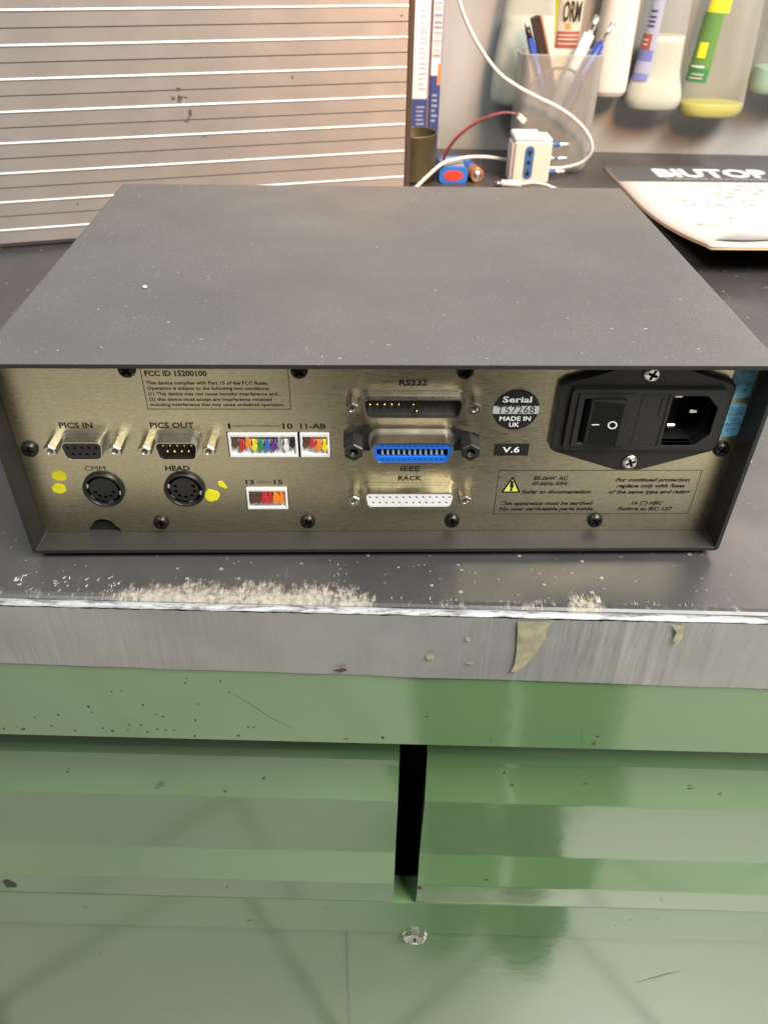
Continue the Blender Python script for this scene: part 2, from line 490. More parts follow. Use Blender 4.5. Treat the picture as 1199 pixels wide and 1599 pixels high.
def roundpoly(pts, r, seg=4):
    out = []; n = len(pts)
    for i in range(n):
        a, b, c = Vector(pts[i - 1]), Vector(pts[i]), Vector(pts[(i + 1) % n])
        rr = r[i] if isinstance(r, (list, tuple)) else r
        if rr <= 0: out.append(tuple(b)); continue
        d1, d2 = (a - b).normalized(), (c - b).normalized()
        ang = d1.angle(d2); t = rr / math.tan(ang / 2)
        p1, p2 = b + d1 * t, b + d2 * t
        cen = b + (d1 + d2).normalized() * (rr / math.sin(ang / 2))
        a1 = math.atan2(*(p1 - cen).yx); a2 = math.atan2(*(p2 - cen).yx)
        da = (a2 - a1 + math.pi) % (2 * math.pi) - math.pi
        for k in range(seg + 1):
            q = a1 + da * k / seg
            out.append((cen.x + rr * math.cos(q), cen.y + rr * math.sin(q)))
    return out
def rect(x0, x1, z0, z1, r=0.0, seg=4):
    p = [(x0, z0), (x1, z0), (x1, z1), (x0, z1)]
    return roundpoly(p, r, seg) if r > 0 else p
def circ(cx, cz, r, seg=16, a0=0.0):
    return [(cx + r * math.cos(a0 + 2 * math.pi * k / seg), cz + r * math.sin(a0 + 2 * math.pi * k / seg)) for k in range(seg)]
def dloop(cx, cz, w, h, slope, r, seg=4):
    """D outline, wide at the top"""
    return roundpoly([(cx - w / 2, cz + h / 2), (cx - w / 2 + slope, cz - h / 2), (cx + w / 2 - slope, cz - h / 2), (cx + w / 2, cz + h / 2)], r, seg)
def blob(cx, cz, rx, rz, seed=0, n=14, rough=0.25):
    rg = random.Random(seed)
    return [(cx + rx * (1 + rg.uniform(-rough, rough)) * math.cos(2 * math.pi * k / n), cz + rz * (1 + rg.uniform(-rough, rough)) * math.sin(2 * math.pi * k / n)) for k in range(n)]
def smooth_path(pts, n=12):
    P = [Vector(p) for p in pts]; P = [P[0] * 2 - P[1]] + P + [P[-1] * 2 - P[-2]]; out = []
    for i in range(1, len(P) - 2):
        for k in range(n):
            t = k / n
            out.append(0.5 * ((2 * P[i]) + (-P[i - 1] + P[i + 1]) * t + (2 * P[i - 1] - 5 * P[i] + 4 * P[i + 1] - P[i + 2]) * t * t + (-P[i - 1] + 3 * P[i] - 3 * P[i + 1] + P[i + 2]) * t ** 3))
    out.append(P[-2]); return out

def text_mesh(s, bold=0.0, shear=0.0):
    cu = bpy.data.curves.new('t', 'FONT'); cu.body = s; cu.size = 1.0; cu.offset = bold; cu.shear = shear; cu.resolution_u = 2
    o = bpy.data.objects.new('t', cu); COL.objects.link(o)
    dg = bpy.context.evaluated_depsgraph_get()
    me = bpy.data.meshes.new_from_object(o.evaluated_get(dg))
    bpy.data.objects.remove(o); bpy.data.curves.remove(cu)
    return me
_cap = text_mesh('H'); CAP = max(v.co.y for v in _cap.vertices); bpy.data.meshes.remove(_cap)
BOLD = 1.0
def text(s, x0, x1, z, cap, y, mat, parent, bold=0.02, shear=0.0, name='printed_text', plane='xz', basis=None):
    """flat print, fitted between x0 and x1, baseline z, capital height cap, on the plane y"""
    me = text_mesh(s, bold * BOLD, shear)
    xs = [v.co.x for v in me.vertices]; a, b = min(xs), max(xs)
    kx, kz = (x1 - x0) / (b - a), cap / CAP
    base = ROOT[parent]
    for v in me.vertices:
        px, pz = x0 + (v.co.x - a) * kx, v.co.y * kz
        if basis is None: p = Vector((px, y, z + pz))
        else: p = basis @ Vector((px, pz, 0))
        v.co = (p - base) * MM
    me.materials.clear(); me.materials.append(MATS[mat])
    o = bpy.data.objects.new(name, me); COL.objects.link(o); o.parent = parent; ROOT[o] = base
    return o

# bench frame: u along the bench edge, n towards the wall, z up
YAW = math.radians(-2.435)
BM = Matrix.Rotation(YAW, 4, 'Z')
def B(u, n, z): return BM @ Vector((u, n, z))
TOP = -3.0            # worktop height (the instrument's underside is z = 0)

# ================================================================== setting
wall = struct(MB(BM).box(-1300, 1300, 718, 760, -900, 1700).build('wall', 'plaster'))
floor = struct(MB(BM).box(-2200, 2200, -2400, 760, -960, -900).build('floor', 'floor_tiles'))

# ================================================================== workbench
bench = thing('workbench', 'green metal workbench with black worktop, taped front edge and two drawers', 'workbench', (0, 0, -900))
# worktop: its own object coordinates are used by the wear, so it stands at the front edge
mb = MB(BM)
prof = [(-29.2, -12), (-29.2, -5.4), (-28.6, -4.2), (-27.4, -3.4), (-25.8, -3.0), (716.5, -3.0), (716.5, -12)]
U0, U1 = -760, 760
vs = [(u, n, z) for u in (U0, U1) for n, z in prof]; k = len(prof)
mb.add(vs, [(i, (i + 1) % k, k + (i + 1) % k, k + i) for i in range(k)] + [tuple(range(k)), tuple(range(k, 2 * k))])
me = bpy.data.meshes.new('worktop'); inv = BM.inverted()
me.from_pydata([tuple(Vector((v[0], v[1] + 33.4, v[2])) * MM) for v in vs], [], mb.f)
me.materials.append(MATS['worktop_black'])
wt = bpy.data.objects.new('worktop', me); COL.objects.link(wt); wt.parent = bench
wt.matrix_local = Matrix.Translation((B(0, -33.4, 0) - ROOT[bench]) * MM) @ BM
ROOT[wt] = ROOT[bench]
# duct tape round the edge: rolled rim on top, ridged face below
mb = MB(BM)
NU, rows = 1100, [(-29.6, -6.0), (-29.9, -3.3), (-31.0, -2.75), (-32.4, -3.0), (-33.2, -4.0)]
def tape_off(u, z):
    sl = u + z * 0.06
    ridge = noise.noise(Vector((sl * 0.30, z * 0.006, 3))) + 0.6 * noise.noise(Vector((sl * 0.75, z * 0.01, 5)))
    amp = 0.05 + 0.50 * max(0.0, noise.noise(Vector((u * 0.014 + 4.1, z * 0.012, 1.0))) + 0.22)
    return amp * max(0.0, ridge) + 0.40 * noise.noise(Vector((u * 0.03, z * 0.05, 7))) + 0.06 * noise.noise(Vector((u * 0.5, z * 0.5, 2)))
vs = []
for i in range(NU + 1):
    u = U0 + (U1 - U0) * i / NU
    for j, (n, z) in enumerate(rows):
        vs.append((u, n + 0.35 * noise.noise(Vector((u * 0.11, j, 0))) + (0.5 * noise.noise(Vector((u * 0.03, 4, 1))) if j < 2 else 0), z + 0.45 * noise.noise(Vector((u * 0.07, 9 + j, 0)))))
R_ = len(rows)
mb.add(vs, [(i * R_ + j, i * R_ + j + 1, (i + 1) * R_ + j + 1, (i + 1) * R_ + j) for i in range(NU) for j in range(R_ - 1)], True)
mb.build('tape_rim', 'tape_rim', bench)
mb = MB(BM)
vs = []; NZ = 12
for i in range(NU + 1):
    u = U0 + (U1 - U0) * i / NU
    bot = -41.0 - 0.0135 * u + 0.5 * noise.noise(Vector((u * 0.04, 5, 5)))
    top = -4.3 - 0.7 * abs(noise.noise(Vector((u * 0.16, 2, 8)))) + 0.0
    for j in range(NZ + 1):
        z = top + (bot - top) * j / NZ
        vs.append((u, -33.3 - tape_off(u, z), z))
mb.add(vs, [(i * (NZ + 1) + j, i * (NZ + 1) + j + 1, (i + 1) * (NZ + 1) + j + 1, (i + 1) * (NZ + 1) + j) for i in range(NU) for j in range(NZ)], True)
mb.build('edge_tape', 'duct_tape', bench)
def bench_patch(name, loops, mat, n, parent=bench, kind=None):
    b = MB(BM)
    for lp in loops: b.flat(lp, n)
    o = b.build(name, mat, parent)
    if kind: o['kind'] = kind
    return o
res = bench_patch('glue_residue', [[(55.6, -4.6), (69.3, -4.4), (67.5, -9.8), (68.0, -14.0), (65.9, -22.6), (62.8, -29.0), (59.2, -35.2), (56.4, -35.3), (57.4, -30.0), (57.2, -22.0), (56.3, -11.1)]], 'old_glue', -34.45)
bench_patch('glue_residue', [[(116.3, -4.4), (121.8, -4.9), (122.7, -12.7), (121.3, -16.2), (119.1, -13.2), (119.6, -9.0)]], 'old_glue', -34.4)
for i, (u, z, a, b_) in enumerate([(22.1, -26.6, 1.5, 2.2), (39.2, -30.3, 1.7, 0.8), (36.9, -15.7, 1.0, 1.2)]):
    bench_patch('glue_residue', [blob(u, z, a, b_, i, 9, 0.4)], 'old_glue', -34.4)
bench_patch('glue_residue', [blob(-15.2, -37.0, 2.4, 1.2, 5, 9, 0.5)], 'rust', -34.35)

# cabinet under the worktop
MB(BM).box(U0, U1, -29.0, 716.0, -42, -12.2).build('top_frame', 'green_enamel', bench)
MB(BM).box(U0, U1, -32.4, -29.2, -91.0, -36.0, 0.8).build('apron_panel', 'green_enamel', bench)
mb = MB(BM)
mb.box(U0, U0 + 2, -26, 700, -895, -43); mb.box(U1 - 2, U1, -26, 700, -895, -43); mb.box(U0 + 2.1, U1 - 2.1, 700, 702, -895, -43); mb.box(U0 + 2.1, U1 - 2.1, 8, 699, -895, -890)
mb.box(U0 + 2.1, U1 - 2.1, 60, 62, -300, -50)
mb.build('carcass', 'interior_dark', bench)
# drawer fronts, folded sheet
dprof = [(10, -121.0), (2.5, -124.0), (-3.0, -128.4), (-7.0, -133.0), (-9.0, -137.6), (-9.6, -141.0), (-15.0, -165.6), (-15.0, -166.8), (-11.4, -226.8), (-11.4, -228.0), (-15.0, -257.6), (-15.0, -258.8), (-13.4, -283.0), (-13.0, -284.6), (-4, -285.0)]
def drawer(u0, u1, tilt=0.0):
    mb = MB(BM)
    P = [(n, z + 0) for n, z in dprof]; k = len(P)
    vs = [(u, n, z + tilt * (u - u0) / 1000) for u in (u0, u1) for n, z in P] + [(u, n + 1.2, z + tilt * (u - u0) / 1000) for u in (u0, u1) for n, z in P]
    F = [(i, i + 1, k + i + 1, k + i) for i in range(k - 1)] + [(2 * k + i, 2 * k + i + 1, 3 * k + i + 1, 3 * k + i) for i in range(k - 1)]
    for a, b_ in ((0, 2 * k), (k, 3 * k)): F += [(a + i, a + i + 1, b_ + i + 1, b_ + i) for i in range(k - 1)]
    mb.add(vs, F)
    return mb.build('drawer', 'green_enamel', bench, bevel=1.0, bseg=3)
dl = drawer(-700, 12.2)
dr = drawer(26.8, 700, -6.0)
for d, a, b_ in ((dl, -660, -2), (dr, 40, 660)):
    MB(BM).box(a, b_, -3, 55, -275, -142).build('drawer_body', 'interior_dark', d)
for d, u in ((dl, 11.6), (dr, 27.5)):
    s_ = 1 if d is dr else -1
    MB(BM).box(min(u, u + s_ * 1.0), max(u, u + s_ * 1.0), -9.8, 8.0, -283, -141).build('side_flange', 'green_enamel', d)
MB(BM).box(U0, U1, -12.3, 6, -330.5, -287.2, 0.7).build('rail', 'green_enamel', bench)
doorl = MB(BM).box(-700, -13.0, -8.9, 5.0, -879, -331.2, 0.6).build('door', 'green_enamel', bench)
doorr = MB(BM).box(-18.4, 700, -10.2, 5.6, -880, -331.0, 0.6).build('door', 'green_enamel', bench)
mb = MB(BM)
mb.lathe([(8.6, 0), (8.6, -1.6), (8.2, -2.2), (7.8, -2.4), (7.8, -4.2), (7.0, -5.2), (6.1, -5.4), (5.9, -5.0)], (28.0, -10.4, -333.0), seg=10, smooth=False, cap1=False)
lock = mb.build('lock', 'bright_steel', doorr)
MB(BM).lathe([(5.95, 0), (5.9, -5.0)], (28.0, -10.4, -333.0), seg=20).build('lock_face', 'bright_steel', doorr)
MB(BM).box(27.2, 28.9, -15.65, -15.3, -336.2, -331.4).build('key_slot', 'dark_void', doorr)
# chips and scratches in the enamel
chips = [(-82.4, -46.8), (-83.4, -49.9), (-67.7, -48.1), (-64.7, -55.6), (-117.0, -57.0), (-112.5, -56.4), (-129.7, -68.1), (-128.7, -72.1), (-104.7, -65.9), (-144.8, -74.7), (-99.8, -72.2), (-97.1, -74.0), (-79.6, -64.3), (-82.3, -76.0), (-113.4, -80.7), (-108.1, -80.7), (-156.2, -76.8), (-166.3, -84.1), (-149.8, -82.9), (-139.8, -86.0), (-126.3, -83.7), (-122.0, -85.5), (-106.0, -85.9), (-100.9, -83.4), (-97.2, -84.0), (-93.5, -83.9), (-84.4, -87.8), (-58.6, -80.2), (-56.3, -80.1), (-63.8, -86.9), (-13.8, -87.1), (3.1, -85.4), (-173.0, -86.1), (-163.7, -86.0), (3.3, -85.9), (53.0, -85.1), (100.9, -86.4), (22.9, -69.2)]
bench_patch('enamel_chips', [blob(u, z, rnd.uniform(0.35, 1.0), rnd.uniform(0.3, 0.9), 100 + i, 8, 0.45) for i, (u, z) in enumerate(chips)], 'rust', -32.46, kind='stuff')
def sliver(pts, wd):
    L_, R2 = [], []
    for i, p in enumerate(pts):
        a = Vector(pts[max(i - 1, 0)]); b_ = Vector(pts[min(i + 1, len(pts) - 1)]); t = (b_ - a).normalized(); n_ = Vector((-t.y, t.x)) * wd * (0.3 if i in (0, len(pts) - 1) else 1)
        L_.append(tuple(Vector(p) + n_)); R2.append(tuple(Vector(p) - n_))
    return L_ + R2[::-1]
bench_patch('scratch', [sliver([(-62.9, -56.7), (-55.6, -64.0), (-47.4, -73.2), (-37.3, -80.6)], 0.16)], 'scratch_dark', -32.45)
bench_patch('scratch', [sliver([(100.9, -83.5), (101.2, -88.5)], 0.45), sliver([(99.4, -85.2), (102.4, -85.6)], 0.35), sliver([(93.5, -72), (95.2, -87)], 0.14)], 'rust', -32.44)
bench_patch('scratch', [sliver([(194.0, -407), (204, -397), (214, -389), (223, -384)], 0.35), sliver([(206, -402), (210, -394)], 0.4)], 'rust', -10.35)
bench_patch('scratch', [blob(-230, -271.5, 4.2, 5.2, 4, 12, 0.35)], 'ink_black', -14.6)
bench_patch('scratch', [blob(-116, -158.0, 2.4, 1.0, 8, 10, 0.5), blob(-119, -161, 1.4, 0.6, 9, 10, 0.5)], 'scratch_dark', -14.2)
bench_patch('enamel_chips', [blob(73, -152.0, 1.0, 0.7, 61, 9, 0.5), blob(112, -149.0, 0.7, 0.5, 62, 9, 0.5), blob(168, -151.0, 1.4, 0.5, 63, 9, 0.5), blob(-60, -152.0, 0.9, 0.5, 64, 9, 0.5), blob(-165, -150.0, 0.8, 0.6, 65, 9, 0.5)], 'rust', -12.6, kind='stuff')
bench_patch('enamel_chips', [blob(28.6, -262.0, 1.2, 3.0, 66, 9, 0.4), blob(180, -270.0, 1.2, 0.5, 67, 9, 0.5), blob(-92, -268.0, 1.0, 0.6, 68, 9, 0.5)], 'rust', -14.95, kind='stuff')
bench_patch('enamel_chips', [blob(-83, -318.0, 1.3, 0.9, 69, 9, 0.5), blob(125, -316.0, 1.0, 0.8, 70, 9, 0.5), blob(160, -312.0, 0.8, 0.7, 71, 9, 0.5), blob(-190, -305.0, 0.9, 0.7, 72, 9, 0.5)], 'scratch_dark', -12.36, kind='stuff')
# slivers of bare board showing through at the worn worktop edge
mb = MB(BM)
def flake(u, n, L_, wd, lean, z=TOP + 0.09):
    mb.add([(u - wd, n, z), (u + wd, n, z), (u + wd * 0.5 + lean * L_ * 0.6, n + L_ * 0.6, z), (u + lean * L_, n + L_, z), (u - wd * 0.6 + lean * L_ * 0.6, n + L_ * 0.55, z)], [(0, 1, 2, 3, 4)])
for i in range(6):
    u = rnd.triangular(-100, 2, -45); flake(u, -25.4 + rnd.uniform(0, 2.0), rnd.uniform(1.2, 9.5) * (0.5 + 0.5 * math.exp(-((u + 40) / 40) ** 2)), rnd.uniform(0.15, 0.75), rnd.uniform(0.05, 0.32))
for i in range(16): flake(rnd.uniform(80, 90), -25.4 + rnd.uniform(0, 1), rnd.uniform(1.5, 5), rnd.uniform(0.15, 0.6), rnd.uniform(-0.05, 0.1))
for i in range(40): flake(rnd.uniform(-160, 130), -25.4, rnd.uniform(0.6, 2.6), rnd.uniform(0.1, 0.3), rnd.uniform(-0.1, 0.3))
MATS['bare_board'] = pmat('bare_board', (0.38, 0.33, 0.25), 0.7, var=(500, 0.3))
o = mb.build('edge_wear', 'bare_board', bench); o['kind'] = 'stuff'
mb = MB(BM)
for i in range(34):
    u = rnd.choice([rnd.uniform(-134, -108), rnd.uniform(-150, -146), rnd.uniform(-112, -106)]); flake(u, -19.5 + rnd.uniform(-3.5, 2.5), rnd.uniform(0.7, 2.6), rnd.uniform(0.1, 0.45), rnd.uniform(-0.4, 0.9), TOP + 0.10)
for i in range(12):
    flake(rnd.uniform(-75, 60), rnd.uniform(-16, -3), rnd.uniform(0.4, 2.2), rnd.uniform(0.05, 0.12), rnd.uniform(-0.8, 0.8), TOP + 0.10)
o = mb.build('paint_scuffs', 'dust_fleck', bench); o['kind'] = 'stuff'

# ================================================================== the instrument
W2, D, H = 146.6, 224.2, 88.66
PY = 12.0                                   # rear panel plane
ins = thing('test_instrument', 'dark grey metal bench instrument, its brass coloured rear panel full of connectors', 'instrument', (0, 0, TOP))
# folded cover: a four sided sleeve, 1.8 mm sheet with rounded folds
mb = MB()
outer = rect(-W2, W2, 0.0, H, 2.0, 4); inner = rect(-W2 + 1.8, W2 - 1.8, 1.8, H - 1.8, 0.6, 4)
mb.extr([outer, inner], 0, D, True, True)
cover = mb.build('cover', 'powder_coat', ins, bevel=0.5, bseg=2)
MB().box(-W2 + 2.0, W2 - 2.0, D - 8, D - 5, 2.2, H - 2.2).build('front_panel', 'black_plastic', ins)
for x in (-118, 118):
    for y in (30, D - 30):
        MB().lathe([(9, TOP + 0.02), (9.5, -0.6), (9.5, 0.05)], (x, y, 0), 'z', 16, cap0=True).build('foot', 'black_gloss', ins)
# rear panel with cut-outs
def arc(cx, cz, r, a0, a1, n=10): return [(cx + r * math.cos(math.radians(a0 + (a1 - a0) * k / n)), cz + r * math.sin(math.radians(a0 + (a1 - a0) * k / n))) for k in range(n + 1)]
px = W2 - 1.9
out = [(-px, 1.95)] + [(-126.0, 1.95), (-125.4, 4.2)] + arc(-119.0, 3.6, 5.4, 165, 15, 8) + [(-112.6, 4.2), (-112.0, 1.95)] + [(px, 1.95), (px, H - 1.95)] + [(-112.4, H - 1.95), (-113.4, 83.6)] + arc(-119.2, 85.6, 4.8, -20, -160, 8) + [(-125.0, 83.6), (-126.0, H - 1.95), (-px, H - 1.95)]
DIN = [(-114.8, 25.0), (-81.4, 25.0)]
DIPS = [(-61.2, -32.8, 41.0, 53.0), (-32.5, -20.1, 41.0, 53.0), (-56.4, -38.5, 14.3, 25.9)]
holes = [circ(x, z, 8.1, 24) for x, z in DIN] + [rect(a, b_, c_, d_) for a, b_, c_, d_ in (DIPS[0][0:1] + DIPS[1][1:2] + DIPS[0][2:4], DIPS[2])] + [rect(70.5, 133.5, 46.5, 76.0)]
panel = MB().extr([out] + holes, PY, PY + 1.5).build('rear_panel', 'brushed_panel', ins)
MB().box(-px, px, PY + 30, PY + 31, 2.0, H - 2.0).build('inner_chassis', 'interior_dark', ins)
MB().box(-128, -110, PY + 1.6, PY + 3.0, 2.0, 9.5).build('notch_backing', 'dark_void', ins)  # black sheet standing in for the shaded inside behind the notch
# panel screws
def screw_mesh(name, mat, r, dome):
    b = MB(); b.lathe([(r, 0), (r, -dome * 0.45), (r * 0.92, -dome * 0.8), (r * 0.7, -dome)], (0, 0, 0), seg=18, cap1=False)
    cr = []
    a, w_ = r * 0.62, r * 0.17
    cross = [(-w_, -a), (w_, -a), (w_, -w_), (a, -w_), (a, w_), (w_, w_), (w_, a), (-w_, a), (-w_, w_), (-a, w_), (-a, -w_), (-w_, -w_)]
    b.extr([circ(0, 0, r * 0.7, 18), cross], -dome, -dome * 0.35, True, False)
    return b.mesh(name, mat)
recess = MB().flat(circ(0, 0, 2.2, 12), 0).mesh('screw_recess', 'dark_void')
scr_me = screw_mesh('screw', 'black_screw', 3.3, 1.9)
for x, z in ((-94, 7.3), (-31, 7.6), (31.6, 7.7), (94.2, 7.7), (-95, 80.6), (-31, 80.3), (31.6, 80.3), (-140.0, 45.0), (139.3, 45.0)):
    s_ = inst('screw', scr_me, (x, PY, z), ins)
    inst('screw_recess', recess, (x, PY - 0.5, z), s_)
    s_.rotation_euler = (0, rnd.uniform(0, 1.5), 0)

# ---- connectors
hole_disc = MB().flat(circ(0, 0, 0.62, 10), 0).mesh('contact_hole', 'dark_void')
pin_me = MB().lathe([(0.5, 0), (0.5, -2.6), (0.28, -3.0)], (0, 0, 0), seg=8).mesh('pin', 'gold')
def standoff(pr, mat, r=2.75):
    b = MB()
    b.lathe([(r, 0), (r, -pr + 0.4), (r * 0.9, -pr)], (0, 0, 0), seg=6, smooth=False, cap1=False, phase=0.5)
    b.extr([circ(0, 0, r * 0.9, 6, math.pi / 6), circ(0, 0, r * 0.52, 12)], -pr, -pr + 0.3, True, False)
    b.lathe([(r * 0.52, -pr), (r * 0.46, -pr + 0.5), (r * 0.30, -pr + 2.5)], (0, 0, 0), seg=12, cap1=True)
    return b.mesh('screw_lock', mat)
lock_me = standoff(6.6, 'tin_shell')
lock_gold = standoff(6.6, 'chromate_shell')
def dsub(name, cx, cz, w_, n, pr, male, shell, insert, pins=None, locks=True, label=None, lock_mesh=None, lock_dx=None, lock_z=0.0):
    h = 8.3; y = PY
    b = MB()
    b.extr([dloop(cx, cz, w_ + 2.4, h + 2.4, 1.6, 2.6), dloop(cx, cz, w_ - 1.0, h - 1.0, 1.35, 1.9)], y - 0.9, y, True, False)
    b.extr([dloop(cx, cz, w_ + 1.0, h + 1.0, 1.5, 2.4), dloop(cx, cz, w_ - 0.9, h - 0.9, 1.35, 1.9)], y - 1.8, y - 0.9, True, False)
    b.extr([dloop(cx, cz, w_, h, 1.45, 2.3), dloop(cx, cz, w_ - 0.9, h - 0.9, 1.35, 1.9)], y - pr, y - 1.8, True, False)
    sh = b.build(name, shell, ins, bevel=0.2)
    if label: sh['label'] = label
    pitch = 2.77
    nb = n - 1
    top = [(cx + (i - (n - 1) / 2) * pitch, cz + 1.42) for i in range(n)]
    bot = [(cx + (i - (nb - 1) / 2) * pitch, cz - 1.42) for i in range(nb)]
    face = y - 1.4 if male else y - pr + 0.25
    if male:
        MB().extr([dloop(cx, cz, w_ - 0.9, h - 0.9, 1.35, 1.9)], face, y + 1, True, False).build('insert', insert, sh)
        for i, p in enumerate(top + bot):
            if pins is None or i in pins: inst('pin', pin_me, (p[0], face, p[1]), sh)
            else: inst('contact_hole', hole_disc, (p[0], face - 0.04, p[1]), sh)
    else:
        MB().extr([dloop(cx, cz, w_ - 1.3, h - 1.5, 1.3, 1.7)] + [circ(a, c_, 0.62, 8) for a, c_ in top + bot], face, y, True, False).build('insert', insert, sh)
        MB().flat(dloop(cx, cz, w_ - 1.4, h - 1.6, 1.3, 1.7), face + 1.6).build('contact_bed', 'dark_void', sh)
    if locks:
        dx = lock_dx or (w_ + 8.1) / 2
        for s_ in (-1, 1): inst('screw_lock', lock_mesh or lock_me, (cx + s_ * dx, y, cz + lock_z), sh)
    return sh
dsub('serial_socket', -116.9, 47.9, 16.6, 5, 6.3, False, 'tin_shell', 'black_plastic', label='nine way female socket under the words PICS IN', lock_dx=12.6)
dsub('serial_plug', -80.3, 47.8, 17.2, 5, 6.3, True, 'tin_shell', 'black_plastic', label='nine pin male plug under the words PICS OUT', lock_mesh=lock_gold, lock_dx=12.5)
rs = dsub('serial_plug', 12.2, 66.3, 39.0, 13, 4.8, True, 'tin_shell', 'black_plastic', pins={0, 1, 2, 3, 4, 6, 19}, label='wide male plug with few pins under the word RS232', lock_dx=23.4, lock_z=0.9)
rk = dsub('rack_socket', 12.3, 22.9, 38.2, 13, 5.8, False, 'chromate_shell', 'white_plastic', label='wide white female socket under the word RACK', lock_mesh=lock_gold, lock_dx=23.2)
# stamped code on top of the RS232 shell
bs = Matrix(((1, 0, 0, 0), (0, 1, 0, 0), (0, 0, 1, 0), (0, 0, 0, 1)))
def top_text(s, x0, x1, y, z, depth, parent, mat):
    bb = Matrix.Translation((0, y, z)) @ Matrix(((1, 0, 0, 0), (0, 1, 0, 0), (0, 0, 1, 0), (0, 0, 0, 1)))
    text(s, x0, x1, 0, depth, 0, mat, parent, 0.0, basis=bb, name='stamped_code')
top_text('MDPB25MRG 1GAN6Z', 0.5, 24.0, PY - 4.2, 66.3 + 4.15 + 0.04, 1.5, rs, 'ink_black')

# IEEE ribbon connector
cx, cz, pr = 12.2, 49.6, 10.5
b = MB()
def rl(g_): return roundpoly([(cx - 16.9 + g_, cz + 5.0 - g_), (cx - 14.4 + g_ * .8, cz - 5.0 + g_), (cx + 14.4 - g_ * .8, cz - 5.0 + g_), (cx + 16.9 - g_, cz + 5.0 - g_)], max(0.6, 3.2 - g_), 5)
b.extr([rl(-1.5), rl(0.6)], PY - 2.6, PY, True, False)
b.extr([rl(0.0), rl(0.7)], PY - pr, PY - 2.6, True, False)
ie = b.build('ribbon_socket', 'tin_shell', ins, bevel=0.3); ie['label'] = 'metal ribbon socket with bright blue insert above the word IEEE'
slot = rect(cx - 13.9, cx + 13.9, cz - 1.9, cz + 1.9, 0.3, 2)
nots = [rect(cx + (i - 5.5) * 2.13 - 0.5, cx + (i - 5.5) * 2.13 + 0.5, cz + s_ * 3.05 - 0.28, cz + s_ * 3.05 + 0.28) for i in range(12) for s_ in (1, -1)]
MB().extr([rl(0.7), slot] + nots, PY - pr + 0.35, PY - 1, True, False).build('insert', 'blue_insert', ie)
MB().flat(rl(0.8), PY - pr + 1.3).build('insert_bed', 'dark_void', ie) if False else None
MB().box(cx - 13.9, cx + 13.9, PY - 5.2, PY - 4.6, cz - 4.2, cz + 4.2).build('slot_bed', 'dark_void', ie)
MB().box(cx - 12.9, cx + 12.9, PY - 8.4, PY - 5.2, cz - 0.9, cz + 0.9, 0.2).build('tongue', 'black_plastic', ie)
tg = MB().box(-0.45, 0.45, -0.35, 4.0, -1.45, 1.45, 0.2).mesh('contact', 'contact_grey')
for i in range(12): inst('contact', tg, (cx + (i - 5.5) * 2.13, PY - 9.0, cz), ie)
for s_ in (-1, 1):
    b = MB()
    b.extr([roundpoly([(cx + s_ * 16.2, cz - 4.8), (cx + s_ * 27.0, cz - 3.4), (cx + s_ * 27.0, cz + 3.4), (cx + s_ * 16.2, cz + 6.6)][::s_], 0.8, 3)], PY - 1.6, PY, True, False)
    b.build('flange', 'black_bolt', ie)
bolt = standoff(10.6, 'black_bolt', 4.0)
for s_ in (-1, 1):
    o = inst('hex_bolt', bolt, (cx + s_ * 22.9, PY - 0.2, cz + 0.4), ie)

# DIN sockets
for q, (x, z) in enumerate(DIN):
    b = MB()
    b.lathe([(8.5, 0.0), (8.5, -1.2), (8.1, -1.8), (7.4, -1.9), (7.2, -1.4), (7.2, 3.5)], (x, PY, z), seg=32, cap1=False)
    o = b.build('din_socket', 'black_plastic', ins); o['label'] = ('round socket beneath the letters CMM', 'round socket beneath the word HEAD')[q]
    ring = [(180, 4), (0, 4)]
    n_ = 5 if q == 0 else 7
    angs = [200 + 140 * i / 4 for i in range(5)] if q == 0 else [155 + 230 * i / 6 for i in range(7)]
    pts = [(x + 4.0 * math.cos(math.radians(a)), z + 4.0 * math.sin(math.radians(a))) for a in angs]
    MB().extr([circ(x, z, 5.9, 24)] + [circ(a, c_, 0.85, 8) for a, c_ in pts], PY - 0.6, PY + 3.5, True, False).build('insert', 'black_gloss', o)
    MB().flat(circ(x, z, 7.15, 24), PY + 3.4).build('socket_floor', 'dark_void', o)
    MB().flat(circ(x, z, 5.8, 24), PY + 1.2).build('contact_bed', 'dark_void', o)
    for a in (215, 285, 345, 165):
        t = math.radians(a); p0, p1 = (x + 6.3 * math.cos(t - 0.16), z + 6.3 * math.sin(t - 0.16)), (x + 6.3 * math.cos(t + 0.16), z + 6.3 * math.sin(t + 0.16))
        k2 = 7.1 / 6.3
        lp = [p0, p1, (x + (p1[0] - x) * k2, z + (p1[1] - z) * k2), (x + (p0[0] - x) * k2, z + (p0[1] - z) * k2)]
        MB().extr([lp], PY - 0.5, PY + 2.5, True, False).build('shield_tab', 'bright_steel', o)

